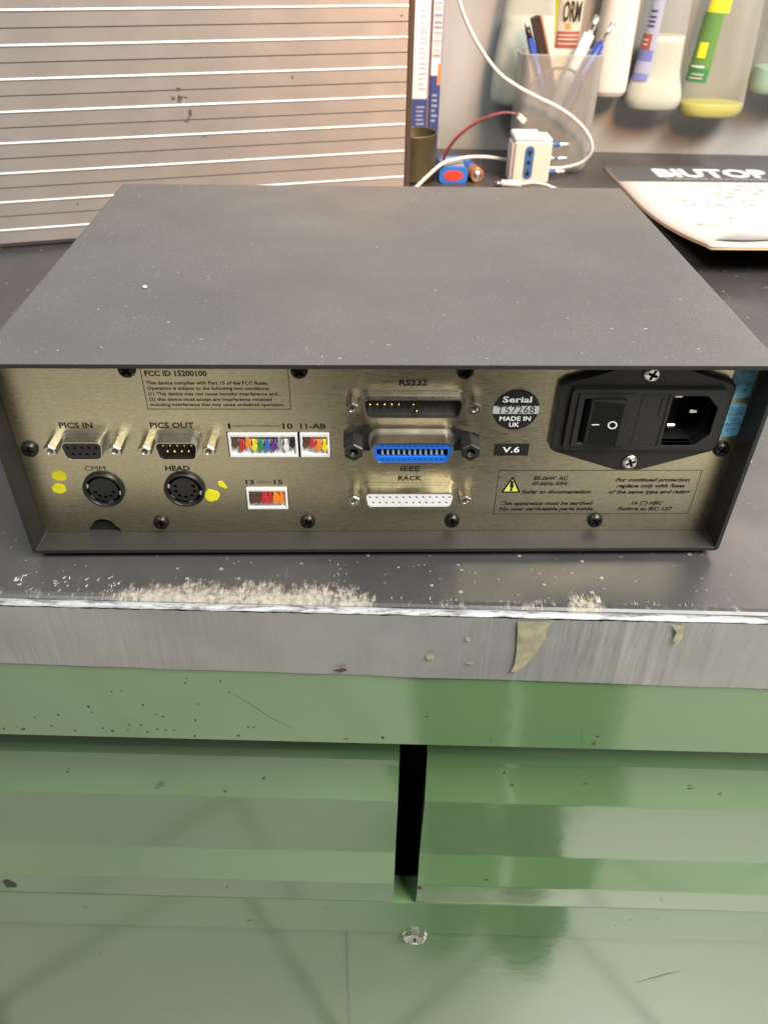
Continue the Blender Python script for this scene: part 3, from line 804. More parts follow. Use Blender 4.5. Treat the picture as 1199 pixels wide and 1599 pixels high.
# DIP switch blocks
stem = [(-0.62, 2.8), (0.62, 2.8), (0.62, 0.3), (1.12, 0.1), (1.12, -1.3), (0.55, -1.7), (0.0, -2.9), (-0.55, -1.7), (-1.12, -1.3), (-1.12, 0.1), (-0.62, 0.3)]
lev_me = {}
def lever(colr):
    if colr not in lev_me: lev_me[colr] = MB().extr([stem], -1.1, 0.6, True, False).mesh('lever', 'lever_' + colr)
    return lev_me[colr]
def dip(x0, x1, z0, z1, label):
    b = MB()
    b.extr([rect(x0, x1, z0, z1), rect(x0 + 1.0, x1 - 1.0, z0 + 1.3, z1 - 1.5)], PY - 0.9, PY + 4, True, False)
    b.flat(rect(x0 + 0.9, x1 - 0.9, z0 + 1.2, z1 - 1.4), PY + 0.6)
    o = b.build('dip_switch', 'white_plastic', ins, bevel=0.15); o['label'] = label
    return o
d1 = dip(-60.7, -33.2, 41.4, 52.6, 'white switch block with ten coloured levers')
for i, (colr, up) in enumerate([('brown', 1), ('red', 0), ('orange', 1), ('yellow', 0), ('green', 0), ('blue', 0), ('violet', 0), ('grey', 1), ('cream', 0), ('black', 1)]):
    inst('lever', lever(colr), (-58.15 + i * 2.54, PY, 48.3 if up else 46.8), d1)
    if i: MB().box(-58.15 + (i - .5) * 2.54 - 0.06, -58.15 + (i - .5) * 2.54 + 0.06, PY + 0.45, PY + 0.6, 42.8, 51.0).build('groove', 'pack_grey', d1)
d2 = dip(-32.2, -20.4, 41.4, 52.6, 'white switch block with four coloured levers')
for i, (colr, up) in enumerate([('brown', 1), ('red', 1), ('orange', 0), ('yellow', 0)]):
    inst('lever', lever(colr), (-30.05 + i * 2.54, PY, 48.3 if up else 46.8), d2)
d3 = dip(-56.0, -38.9, 14.7, 25.6, 'white block with three wide coloured jumpers')
jl = [(-2.3, 1.2), (-1.9, 1.2), (-1.9, 2.9), (-0.8, 2.9), (-0.8, 1.2), (0.8, 1.2), (0.8, 2.9), (1.9, 2.9), (1.9, 1.2), (2.3, 1.2), (2.3, -2.0), (1.8, -2.4), (1.0, -2.6), (0.4, -2.1), (-0.4, -2.1), (-1.0, -2.6), (-1.8, -2.4), (-2.3, -2.0)]
for i, colr in enumerate(('brown', 'red', 'orange')):
    inst('jumper', MB().extr([jl], -1.2, 0.6, True, False).mesh('jumper', 'lever_' + colr), (-52.4 + i * 4.85, PY, 20.6), d3)
MB().box(-33.0, -32.35, PY - 0.2, PY + 3, 41.2, 52.8).build('divider', 'dark_void', ins)
text('ON', -57.6, -55.6, 43.2, 0.85, PY + 0.35, 'ink_black', d1, 0.0)
text('ON', -28.9, -27.1, 43.2, 0.85, PY + 0.35, 'ink_black', d2, 0.0)

# power inlet with rocker switch and fuse drawer
def inlet_outline(g_):
    return roundpoly([(68.0 + g_, 47.2), (70.0 + g_, 45.2 + g_), (97.0, 36.0 + g_), (107.0, 36.0 + g_), (134.4 - g_, 45.2 + g_), (136.2 - g_, 47.2), (136.2 - g_, 75.2), (133.6 - g_, 77.6 - g_), (108.5, 85.6 - g_), (95.5, 85.6 - g_), (70.6 + g_, 77.6 - g_), (68.0 + g_, 75.2)], [2, 2, 3, 3, 2, 2, 2, 2, 3, 3, 2, 2], 3)
sw = rect(75.2, 97.2, 49.8, 73.0, 0.4, 2)
iec = roundpoly([(111.6, 49.8), (125.0, 49.8), (130.2, 55.0), (130.2, 67.0), (125.0, 72.2), (111.6, 72.2)], 1.2, 3)
fu = rect(99.6, 110.2, 49.6, 72.8, 0.3, 2)
b = MB()
b.extr([inlet_outline(0), sw, iec], PY - 2.2, PY - 0.02, False, True)
fl_o, fl_i = inlet_outline(0), inlet_outline(1.0)
kk = len(fl_o)
b.add([(p[0], PY - 2.2, p[1]) for p in fl_o] + [(p[0], PY - 3.0, p[1]) for p in fl_i], [(i, (i + 1) % kk, kk + (i + 1) % kk, kk + i) for i in range(kk)])
b.extr([fl_i, rect(72.6, 132.4, 47.6, 74.8, 1.6, 4)], PY - 3.0, PY - 2.9, True, False)
inl = b.build('power_inlet', 'black_plastic', ins); inl['label'] = 'black mains inlet with rocker switch and fuse drawer'
b = MB(); b.extr([rect(72.6, 132.4, 47.6, 74.8, 1.6, 4), sw, iec, fu], PY - 5.0, PY - 2.5, True, False); b.build('housing', 'black_plastic', inl, bevel=0.35)
b = MB(); b.extr([iec], PY - 4.9, PY + 13, False, True); b.build('socket_cavity', 'black_plastic', inl)
b = MB(); b.extr([sw, rect(77.4, 93.4, 51.4, 71.6, 0.3, 2)], PY - 5.9, PY - 2.5, True, False); b.build('switch_bezel', 'black_plastic', inl, bevel=0.25)
b = MB()
rp = [(77.7, 1.0), (80.2, 6.4), (81.0, 6.9), (92.6, 9.2), (93.1, 8.6), (93.1, 1.0)]
kk = len(rp)
b.add([(x, PY - p, z) for z in (51.7, 71.3) for x, p in rp], [(i, (i + 1) % kk, kk + (i + 1) % kk, kk + i) for i in range(kk)] + [tuple(range(kk)), tuple(range(kk, 2 * kk))])
b.build('rocker', 'black_gloss', inl, bevel=0.4)
def on_rocker(x): return PY - (6.9 + (x - 81.0) * (9.2 - 6.9) / 11.6) - 0.05
b = MB(); b.add([(x, on_rocker(x), z) for x, z in ((81.6, 60.4), (84.3, 60.8), (84.3, 61.3), (81.6, 60.9))], [(0, 1, 2, 3)]); b.build('on_mark', 'white_ink', inl)
b = MB(); o1, o2 = circ(89.2, 61.4, 1.75, 24), circ(89.2, 61.4, 1.25, 24)
b.add([(x, on_rocker(x), z) for x, z in o1 + o2], [(i, (i + 1) % 24, 24 + (i + 1) % 24, 24 + i) for i in range(24)]); b.build('off_mark', 'white_ink', inl)
b = MB(); b.extr([rect(99.85, 109.95, 49.85, 72.55, 0.3, 2)], PY - 4.75, PY - 2, True, False); b.box(107.6, 109.6, PY - 5.1, PY - 4.7, 63.5, 71.0)
b.build('fuse_drawer', 'black_plastic', inl)
for i, (s_, x0) in enumerate((('FUSE', 102.0), ('5x20', 104.6))):
    bb = Matrix.Translation((x0, PY - 4.8, 53.0)) @ Matrix(((0, -1, 0, 0), (0, 0, 1, 0), (1, 0, 0, 0), (0, 0, 0, 1)))
    text(s_, 0, 9, 0, 1.4, 0, 'black_bolt', inl, 0.0, basis=bb, name='moulded_text')
ipin = MB().box(-1.0, 1.0, -14, 0, -2.0, 2.0, 0.5)
ip_me = MB().box(-1.7, 1.7, -10.5, 0, -0.8, 0.8, 0.3).mesh('blade', 'bright_steel')
for x, z in ((117.2, 68.0), (117.2, 54.2), (124.6, 61.0)): inst('blade', ip_me, (x, PY + 12.9, z), inl)
ss_me = screw_mesh('inlet_screw', 'bright_steel', 3.4, 1.3)
for z in (40.6, 80.6):
    s_ = inst('inlet_screw', ss_me, (101.9, PY - 3.0, z), inl); inst('screw_recess', recess, (101.9, PY - 3.3, z), inl)
    s_.rotation_euler = (0, rnd.uniform(0.2, 1.2), 0)

# ---- printing and labels on the rear panel
TY = PY - 0.05
def line(x0, z0, x1, z1, wd, name='printed_line', mat='ink_black', y=TY, parent=ins):
    d = Vector((x1 - x0, z1 - z0)).normalized(); n_ = Vector((-d.y, d.x)) * wd / 2
    return MB().flat([(x0 + n_.x, z0 + n_.y), (x1 + n_.x, z1 + n_.y), (x1 - n_.x, z1 - n_.y), (x0 - n_.x, z0 - n_.y)], y).build(name, mat, parent)
def frame(x0, x1, z0, z1, wd):
    MB().extr([rect(x0, x1, z0, z1), rect(x0 + wd, x1 - wd, z0 + wd, z1 - wd)], TY, TY + 0.01, True, False).build('printed_frame', 'ink_black', ins)
frame(-90.3, -35.0, 63.2, 86.5, 0.28)
text('FCC ID 15200100', -88.9, -65.7, 77.7, 2.15, TY, 'ink_black', ins, 0.032)
for s_, x1, z in (('This device complies with Part 15 of the FCC Rules.', -43.1, 74.1), ('Operation is subject to the following two conditions:', -42.6, 71.8), ('(1) This device may not cause harmful interference and...', -38.5, 69.4), ('(2) this device must accept any interference received', -42.2, 67.0), ('including interference that may cause undesired operation.', -37.4, 64.7)):
    text(s_, -88.9, x1, z, 1.35, TY, 'ink_black', ins, 0.026)
text('PICS IN', -126.0, -113.0, 54.7, 2.5, TY, 'ink_black', ins, 0.03)
text('PICS OUT', -90.7, -73.6, 54.7, 2.5, TY, 'ink_black', ins, 0.03)
text('CMM', -120.6, -112.2, 34.3, 2.3, TY, 'ink_black', ins, 0.0)
text('HEAD', -88.0, -77.9, 34.3, 2.3, TY, 'ink_black', ins, 0.03)
text('1', -60.3, -59.2, 54.5, 2.3, TY, 'ink_black', ins, 0.03); line(-58.6, 55.7, -39.8, 55.7, 0.28)
text('10', -38.8, -34.7, 54.5, 2.3, TY, 'ink_black', ins, 0.03)
text('11-AB', -31.9, -21.7, 54.5, 2.3, TY, 'ink_black', ins, 0.03)
text('13', -55.9, -52.4, 27.3, 2.1, TY, 'ink_black', ins, 0.03); line(-51.2, 28.4, -45.2, 28.4, 0.25)
text('15', -44.2, -40.5, 27.3, 2.1, TY, 'ink_black', ins, 0.03)
text('RS232', 6.8, 17.5, 73.9, 2.4, TY, 'ink_black', ins, 0.03)
text('IEEE', 8.4, 16.4, 34.0, 2.2, TY, 'ink_black', ins, 0.014)
text('RACK', 7.5, 17.5, 29.2, 2.2, TY, 'ink_black', ins, 0.03)
lab = MB().extr([circ(52.9, 63.2, 9.1, 40)], PY - 0.12, PY, True, False).build('serial_label', 'black_label', ins)
lab['label'] = 'round black label reading Serial T57268'
MB().flat([(x, z) for x, z in circ(52.9, 63.2, 9.06, 64) if abs(z - 63.3) < 2.35], PY - 0.15).build('number_strip', 'silver_print', lab)
text('Serial', 47.2, 58.6, 66.6, 2.5, PY - 0.16, 'white_ink', lab, 0.025)
text('T57268', 45.4, 60.4, 61.7, 3.2, PY - 0.18, 'ink_black', lab, 0.005)
text('MADE IN', 46.8, 59.2, 58.3, 1.9, PY - 0.16, 'white_ink', lab, 0.02)
text('UK', 50.9, 55.0, 55.5, 1.9, PY - 0.16, 'white_ink', lab, 0.02)
lab = MB().extr([rect(46.2, 60.3, 41.6, 47.5)], PY - 0.12, PY, True, False).build('version_label', 'black_label', ins)
text('V.6', 49.6, 56.6, 43.3, 2.5, PY - 0.16, 'white_ink', lab, 0.02)
frame(49.2, 134.8, 11.0, 34.3, 0.28)
MB().flat(roundpoly([(51.2, 22.6), (59.8, 22.6), (55.5, 31.4)], 0.3, 2), TY).build('warning_triangle', 'ink_black', ins)
MB().flat([(52.5, 23.4), (58.5, 23.4), (55.5, 29.7)], TY - 0.03).build('warning_field', 'warning_yellow', ins)
MB().flat([(54.9, 23.6), (56.1, 23.6), (55.9, 25.2), (56.5, 25.6), (55.9, 28.9), (54.9, 28.9), (54.7, 25.9), (55.2, 25.4)], TY - 0.05).build('warning_bolt', 'ink_black', ins)
IT = dict(bold=0.04, shear=0.22)
for s_, x0, x1, z in (('85-264V  AC', 64.3, 78.9, 29.3), ('47-66Hz 50W', 63.9, 79.6, 26.5), ('Refer to documentation', 60.2, 89.7, 22.2), ('This apparatus must be earthed', 51.8, 91.8, 16.1), ('No user serviceable parts inside', 51.4, 92.3, 13.1),
                      ('For continued protection', 99.2, 130.6, 28.4), ('replace only with fuses', 100.2, 129.5, 25.3), ('of the same type and rating', 97.3, 132.6, 22.1), ('1A (T) HBC', 108.3, 122.0, 16.1), ('Ratings as IEC 127', 103.0, 127.1, 13.0)):
    text(s_, x0, x1, z, 1.75, TY, 'ink_black', ins, **IT)
# blue test stickers
def sticker(lp, label, lines):
    o = MB().extr([lp], PY - 0.15, PY, True, False).build('test_sticker', 'sticker_blue', ins); o['label'] = label
    for s_, x0, x1, z in lines: text(s_, x0, x1, z, 1.5, PY - 0.19, 'ink_dark_blue', o, 0.0)
sticker(rect(134.6, 143.8, 68.8, 86.0, 1.5), 'upper blue test sticker beside the mains inlet', [('ELECT', 136.4, 142.0, 82.0), ('ETSS', 137.8, 142.2, 79.4), ('PC1273', 137.0, 142.8, 74.0), ('COP', 137.8, 142.0, 71.2)])
sticker(rect(136.9, 144.2, 51.0, 66.4, 1.6), 'lower blue test sticker reading ELECT SAFETY TEST', [('ELECT', 138.0, 143.2, 63.0), ('SAFETY', 137.6, 143.8, 60.6), ('TEST', 138.8, 143.0, 58.2), ('P09273', 138.0, 143.6, 55.8), ('OZY', 138.8, 142.8, 53.4)])
# daubs of yellow paint
for i, lp in enumerate((blob(-131.6, 31.8, 3.1, 2.5, 31, 16, 0.10), blob(-133.2, 25.2, 3.0, 2.5, 32, 16, 0.10), blob(-70.6, 21.5, 3.2, 2.9, 33, 16, 0.18), [(-67.0, 28.9), (-65.2, 28.6), (-63.8, 25.6), (-64.4, 25.2), (-66.8, 26.4), (-67.3, 27.8)])):
    MB().extr([lp], PY - 0.22, PY, True, False).build('paint_daub', 'yellow_paint', ins)

# dust on the cover
b = MB()
for i in range(480):
    x, y = rnd.uniform(-144, 144), rnd.uniform(2, 222)
    if noise.noise(Vector((x * 0.02, y * 0.02, 4))) < rnd.uniform(-0.5, 0.5): continue
    a = rnd.uniform(0, 6.28); L_ = rnd.choice((0.10, 0.12, 0.14, 0.18, 0.24, 0.6)) * rnd.uniform(0.7, 1.3); wd = rnd.uniform(0.06, 0.13)
    ca, sa = math.cos(a), math.sin(a); z = H + 0.02
    b.add([(x - ca * L_ - sa * wd, y - sa * L_ + ca * wd, z), (x + ca * L_ - sa * wd, y + sa * L_ + ca * wd, z), (x + ca * L_ + sa * wd, y + sa * L_ - ca * wd, z), (x - ca * L_ + sa * wd, y - sa * L_ - ca * wd, z), (x, y, z + 0.18)], [(0, 1, 4), (1, 2, 4), (2, 3, 4), (3, 0, 4)])
o = b.build('dust', 'dust_fleck', None); o['kind'] = 'stuff'; o['label'] = 'pale dust flecks lying on the dark grey cover'; o['category'] = 'dust'
b = MB(); b.lathe([(0.3, 0), (1.1, 0.3), (1.0, 0.9), (0.4, 1.3)], (-99.3, 69.2, H), 'z', 7, cap0=True)
tag(b.build('crumb', 'crumb', None, loc=(-99.3, 69.2, H)), 'small beige crumb on the left of the dark grey cover', 'crumb')

# ================================================================== ribbed aluminium case behind, on the left
CA = Vector((-295.1, 370.9, TOP))
CX = Matrix.Translation(CA) @ Matrix.Rotation(math.radians(15), 4, 'Z')
case = thing('aluminium_case', 'ribbed silver aluminium case standing on the worktop behind the instrument', 'case', CA)
UL, UR, DEP, CH = -190, 336, 110, 235
b = MB(CX); b.box(UL, UR, 3.0, DEP, 0.02, CH, 2); b.build('shell', 'satin_aluminium', case)
b = MB(CX); b.box(UR, UR + 5.2, -0.8, DEP, 0.02, CH, 0.8); b.build('end_trim', 'dark_trim', case)
# slats: 20.8 mm pitch, a polished bead in the middle of each, a dark joint between them
hz = 10.05
sp = [(3.0, -hz), (0.0, -hz), (0.0, -0.5), (0.0, 0.5), (0.0, hz), (3.0, hz)]
kk = len(sp)
b = MB(Matrix.Rotation(math.radians(15), 4, 'Z'))
b.add([(u, y, z) for u in (UL, UR) for y, z in sp], [(i, i + 1, kk + i + 1, kk + i) for i in range(kk - 1)] + [tuple(range(kk)), tuple(range(kk, 2 * kk))])
slat = b.mesh('slat', 'satin_aluminium')
b = MB(Matrix.Rotation(math.radians(15), 4, 'Z'))
bd = [(0.02, -0.55), (-0.55, -0.5), (-0.75, -0.2), (-0.65, 0.15), (0.02, 0.85)]
kb = len(bd)
b.add([(u, y, z) for u in (UL + 1, UR - 0.5) for y, z in bd], [(i, (i + 1) % kb, kb + (i + 1) % kb, kb + i) for i in range(kb)] + [tuple(range(kb)), tuple(range(kb, 2 * kb))])
bead = b.mesh('bead', 'polished_bead')
for k in range(11):
    zc = 12.1 + 20.8 * k
    s_ = inst('slat', slat, (CA.x, CA.y, zc), case)
    inst('bead', bead, (CA.x, CA.y, zc), s_)
b = MB(CX)
for i, (u, z, r1, r2) in enumerate([(155.4, 105.8, 2.2, 1.2), (150.0, 101.2, 1.2, 1.8), (154.9, 99.6, 2.6, 2.0), (159.8, 100.5, 1.2, 0.9), (161.6, 89.9, 1.0, 2.2), (160.2, 86.8, 0.8, 1.0), (158.1, 83.8, 1.6, 0.8), (170.2, 72.5, 1.4, 0.6), (172, 73.5, 0.6, 0.6), (242.7, 111.5, 0.9, 0.9), (330.5, 151.0, 0.8, 0.8), (65.6, 28.5, 0.7, 0.6)]):
    for j in range(8):
        b.flat(blob(u + rnd.uniform(-r1, r1), z - TOP + rnd.uniform(-r2, r2), r1 * rnd.uniform(0.25, 0.7), r2 * rnd.uniform(0.25, 0.7), 200 + 7 * i + j, 7, 0.5), -0.06)
o = b.build('smudge', 'smudge', case); o['label'] = 'black scuff marks on the slats'; o['kind'] = 'stuff'

# ================================================================== cartons against the wall
def carton(x0, x1, y0, y1, z1, zs, label, bars):
    c_ = thing('carton', label, 'carton', ((x0 + x1) / 2, (y0 + y1) / 2, TOP), 'slim cartons by the wall')
    MB().box(x0, x1, y0, y1, TOP + 0.02, z1, 0.8).build('box', 'carton_blue', c_)
    yf = y0 - 0.06
    MB().flat(rect(x0 + 0.6, x1 - 0.9, zs, z1 - 6, 0.8), yf).build('white_field', 'carton_white', c_)
    return c_, yf
c1, yf = carton(30.0, 65.0, 690, 711, 190, 52.5, 'blue and white carton next to the aluminium case', 0)
for i in range(16):
    z = 62 + i * 4.7 + rnd.uniform(-1, 1)
    MB().flat(rect(54.0, rnd.uniform(58.5, 62.5), z, z + 0.8), yf - 0.05).build('print_line', 'ink_faint', c1)
for i in range(9):
    MB().flat(rect(53.0, rnd.uniform(60, 63), 10 + i * 4.2, 11.6 + i * 4.2), yf - 0.05).build('print_line', 'label_lilac', c1)
MB().box(65.05, 66.3, 692, 711, TOP + 0.02, 190).build('card_edge', 'carton_kraft', c1)
c2, yf = carton(66.6, 78.0, 690, 711, 195, 75.0, 'blue and white carton with barcode, right of the other carton', 1)
z = 92.0
while z < 182:
    h = rnd.choice((0.7, 1.0, 1.6, 3.0)); MB().flat(rect(68.2, 76.4, z, z + h), yf - 0.05).build('barcode_bar', 'pack_grey', c2); z += h + rnd.choice((0.9, 1.4, 2.4))
MB().flat(rect(74.2, 77.6, 66, 86, 0.5), yf - 0.08).build('orange_flash', 'carton_orange', c2)
for i in range(6): MB().flat(rect(69.5, rnd.uniform(73, 76), 30 + i * 5, 32.2 + i * 5), yf - 0.05).build('print_line', 'label_lilac', c2)

# ================================================================== tin
t = thing('tin_can', 'open olive tin standing behind the aluminium case edge', 'tin', (44.0, 591, TOP))
MB().lathe([(23.5, TOP + 0.02), (24.0, 0), (24.0, 38.6), (24.6, 39.6), (24.6, 40.6), (23.6, 40.8), (23.2, 39.8), (23.2, -1.0)], (44.0, 591, 0), 'z', 40, cap0=True, cap1=True).build('tin_body', 'tin_olive', t)

# ================================================================== battery pack, loose cell
p = thing('battery_pack', 'blue battery block with red oval end and thin wires', 'battery', (85, 592, TOP))
def slab(x0, x1, y0, y1, z0, z1, r): return MB().extr([rect(x0, x1, z0, z1, r, 5)], y0, y1)
slab(71.0, 99.5, 572, 577, TOP + 0.02, 12.5, 4.5).build('end_cap', 'pack_blue', p, bevel=0.8)
slab(72.0, 98.5, 577, 612, TOP + 0.3, 12.0, 4.2).build('pack_body', 'pack_grey', p)
slab(71.0, 99.5, 612, 617, TOP + 0.02, 12.5, 4.5).build('end_cap', 'pack_blue', p, bevel=0.8)
MB().extr([[(85.3 + 10.0 * math.cos(a), 4.5 + 4.9 * math.sin(a)) for a in [2 * math.pi * k / 28 for k in range(28)]]], 571.5, 572.2, True, False).build('red_end', 'pack_red', p)
wire = [(75.5, 590, 12.0), (77.5, 591, 22.0), (88, 594, 35.5), (103, 598, 46.5), (120, 600, 53.8), (136, 601, 57.2), (149, 601, 55.6)]
for i, (mt, off) in enumerate((('wire_red', (0, 0, 0)), ('wire_black', (1.0, -1.2, -1.0)))):
    pts = smooth_path([tuple(a + (o_ if j < 5 else o_ * 0.7) for a, o_ in zip(q, off)) for j, q in enumerate(wire)], 10)
    MB().tube(pts, 0.85, 8).build('wire', mt, p)
b = MB(Matrix.Translation((153, 601, 51.8)) @ Matrix.Rotation(math.radians(38), 4, 'Y')); b.box(-5, 4.5, -3, 3, -2.6, 2.6, 0.5); b.build('plug', 'ivory_plastic', p)
cell = thing('battery_cell', 'single round cell with copper coloured wrap and steel tip', 'battery', (105, 597, TOP))
ax = Matrix.Translation((109.8, 574, 4.3)) @ Matrix.Rotation(math.radians(12), 4, 'Z')
MB(ax).lathe([(4.6, 0.4), (6.6, 0.0), (7.1, 0.6), (7.1, 14)], (0, 0, 0), seg=28, cap1=False).build('copper_band', 'copper_wrap', cell)
MB(ax).lathe([(7.1, 14), (7.1, 49), (6.6, 50)], (0, 0, 0), seg=28).build('wrap', 'pack_blue', cell)
MB(ax).lathe([(5.0, 0.3), (3.0, 0.1), (2.7, -1.4), (2.0, -1.8)], (0, 0, 0), seg=20).build('terminal', 'bright_steel', cell)

# ================================================================== plug adapter
a = thing('plug_adapter', 'white plug adapter with blue slotted face and three side pins', 'adapter', (163, 588, TOP))
b = MB(); b.box(144.5, 182.0, 573, 603, TOP + 0.02, 36.5, 1.6); b.build('body', 'ivory_plastic', a, bevel=0.6)
MB().box(142.5, 147.0, 576, 600, TOP + 0.02, 34.0, 1.2).build('side_rib', 'white_plastic', a)
MB().box(143.5, 171.0, 574, 602, 36.6, 42.0, 1.4).build('top_block', 'white_plastic', a)
MB().box(171.1, 181.6, 574, 602, 36.6, 39.2, 1.0).build('top_step', 'white_plastic', a)
MB().extr([rect(155.3, 164.4, 1.5, 32.5, 4.4, 6)], 572.5, 573.2, True, False).build('socket_face', 'pin_blue', a)
for z in (26.5, 17.0, 6.5):
    MB().flat(circ(159.8, z, 2.2, 14), 572.4).build('contact_hole', 'dark_void', a)
    if z != 17.0: MB().flat(rect(158.9, 160.7, z - 4 if z > 17 else z, z if z > 17 else z + 4), 572.42).build('contact_hole', 'dark_void', a)
for z in (31.5, 18.5, 6.0):
    MB().lathe([(2.3, 182.0), (2.3, 191.5)], (0, 585, z), 'x', 14).build('pin_sleeve', 'pin_blue' if z != 18.5 else 'bright_steel', a)
    MB().lathe([(2.2, 191.5), (2.2, 199.8), (1.2, 201.0)], (0, 585, z), 'x', 14).build('pin', 'bright_steel', a)

# ================================================================== cables
cb = thing('white_cable', 'long white cable hanging down and looping round the pen cup', 'cable', (45, 545, TOP))
path = [(66, 606, 236), (74, 604, 180), (82.7, 600, 150), (99, 600, 121), (123.3, 600, 93.9), (145, 600, 80.5), (166.8, 600, 71), (191, 599, 61), (211.8, 599, 48), (225, 600, 34), (229, 601, 22), (222, 604, 10.5), (206, 607, 4.5), (190, 608.3, 3.5), (168, 608.5, 6), (149, 608, 10), (128, 602, 14.5), (107, 592, 17.5), (88, 578, 18.5), (72, 563, 17.6), (56, 549, 8.5), (43, 538, 0.2), (30, 530, -1.2), (12, 500, -1.3), (0, 470, -1.3)]
MB().tube(smooth_path(path, 8), 1.75, 10).build('cord', 'cable_white', cb)
us = thing('charging_plug', 'white charging plug with metal tip in front of the adapter', 'plug', (140, 556, TOP))
MB().tube([(126.5, 560.0, 0.6), (131.5, 559.4, 0.6)], 2.0, 8).build('tip', 'bright_steel', us)
MB().tube([(131.5, 559.4, 0.8), (133, 559.3, 0.9), (150, 557.5, 0.9), (152, 557.3, 0.9)], [2.6, 3.4, 3.4, 2.4], 14).build('plug_body', 'cable_white', us)
MB().tube(smooth_path([(152, 557.3, 0.9), (163, 556, 2.4), (175, 551, 2.0), (186, 542, -0.6), (196, 528, -1.4), (205, 505, -1.4), (206, 470, -1.4)], 8), 1.55, 10).build('cord', 'cable_white', us)

# ================================================================== pen cup and pens
cup = thing('pen_cup', 'clear plastic pen cup with square rounded sides', 'cup', (191, 637, TOP))
b = MB()
def ringz(x0, x1, y0, y1, z, r): return [(p_[0], p_[1], z) for p_ in rect(x0, x1, y0, y1, r, 6)]
rings = [ringz(153, 229, 617, 655, TOP + 0.3, 9), ringz(151.5, 231, 615.6, 657, 4, 10), ringz(150.6, 232.2, 614.8, 658, 104, 10), ringz(149.6, 233.2, 613.8, 659, 105.5, 10.5), ringz(150.8, 232.0, 615.0, 657.8, 106, 9.8), ringz(152.0, 230.8, 616.2, 656.6, 104, 9.2), ringz(153.0, 229.6, 617.2, 655.6, 5, 9)]
kk = len(rings[0])
b.add([q for r_ in rings for q in r_], [(i * kk + j, i * kk + (j + 1) % kk, (i + 1) * kk + (j + 1) % kk, (i + 1) * kk + j) for i in range(len(rings) - 1) for j in range(kk)], True)
b.add(rings[0], [tuple(range(kk))]); b.add(rings[-1], [tuple(range(kk))])
b.build('cup_wall', 'cup_plastic', cup)
def pen(name, label, p0, p1, parts):
    """parts: (from, to, radius, material, part name) as fractions of the length"""
    t_ = thing(name, label, 'pen', p0)
    P0, P1 = Vector(p0), Vector(p1)
    for f0, f1, r0, r1, mt, nm in parts:
        MB().tube([P0.lerp(P1, f0), P0.lerp(P1, f1)], [r0, r1], 12).build(nm, mt, t_)
    return t_
pen('ballpoint_pen', 'blue ballpoint pen with steel button at the left of the cup', (205, 636, 6), (154.5, 640, 129), [(0, .04, .5, 2, 'bright_steel', 'tip'), (.04, .90, 3.6, 3.6, 'pen_blue', 'barrel'), (.90, .965, 3.0, 2.9, 'pen_dark', 'collar'), (.965, 1, 2.4, 2.2, 'bright_steel', 'button')])
q = thing('carpenter_pencil', 'flat dark brown carpenter pencil beside the left blue pen', 'pencil', (214, 645, 6))
d = Vector((-50, -1, 129)); L_ = d.length
bx = Matrix.Translation((214, 645, 6)) @ Vector((0, 0, 1)).rotation_difference(d).to_matrix().to_4x4()
MB(bx).box(-6.0, 3.0, -3, 3, 8, L_, 0.8).build('barrel', 'pen_dark', q)
MB(bx).box(3.05, 5.4, -2.9, 2.9, 8, L_ - 1.5, 0.5).build('wood_side', 'pencil_wood', q)
MB(bx).lathe([(1, -1), (4, 8)], (0, 0, 0), 'z', 8, squash=(1.1, .7)).build('point', 'pencil_wood', q)
pen('ballpoint_pen', 'white pen with black clip at the right of the cup', (172, 630, 6), (225, 640, 138), [(0, .05, .6, 3, 'bright_steel', 'tip'), (.05, .87, 5.2, 5.6, 'pen_white', 'barrel'), (.87, .985, 3.2, 3.2, 'bright_steel', 'collar'), (.93, 1, 2.0, 2.0, 'pen_dark', 'button')])
pen('ballpoint_pen', 'blue pen with steel push button, rightmost tall pen in the cup', (178, 645, 6), (240.5, 640, 131), [(0, .05, .6, 3, 'bright_steel', 'tip'), (.05, .85, 4.2, 4.4, 'pen_blue', 'barrel'), (.85, .99, 2.3, 2.3, 'bright_steel', 'button'), (.99, 1, 2.3, 1.4, 'bright_steel', 'button_end')])
pen('ballpoint_pen', 'short slim dark pen at the right rim of the cup', (200, 650, 6), (232.5, 646, 113), [(0, .05, .6, 2, 'bright_steel', 'tip'), (.05, .97, 2.4, 2.4, 'pen_dark', 'barrel'), (.97, 1, 1.8, 1.6, 'bright_steel', 'button')])
ring_o = thing('elastic_band', 'dark loop of elastic cord inside the pen cup', 'band', (190, 620, TOP))
MB().tube([(190 + 33 * math.cos(a_), 618.5, 58 + 36 * math.sin(a_) ** 1) for a_ in [2 * math.pi * k / 48 for k in range(49)]], 1.4, 8, cap=False).build('cord', 'pack_grey', ring_o)

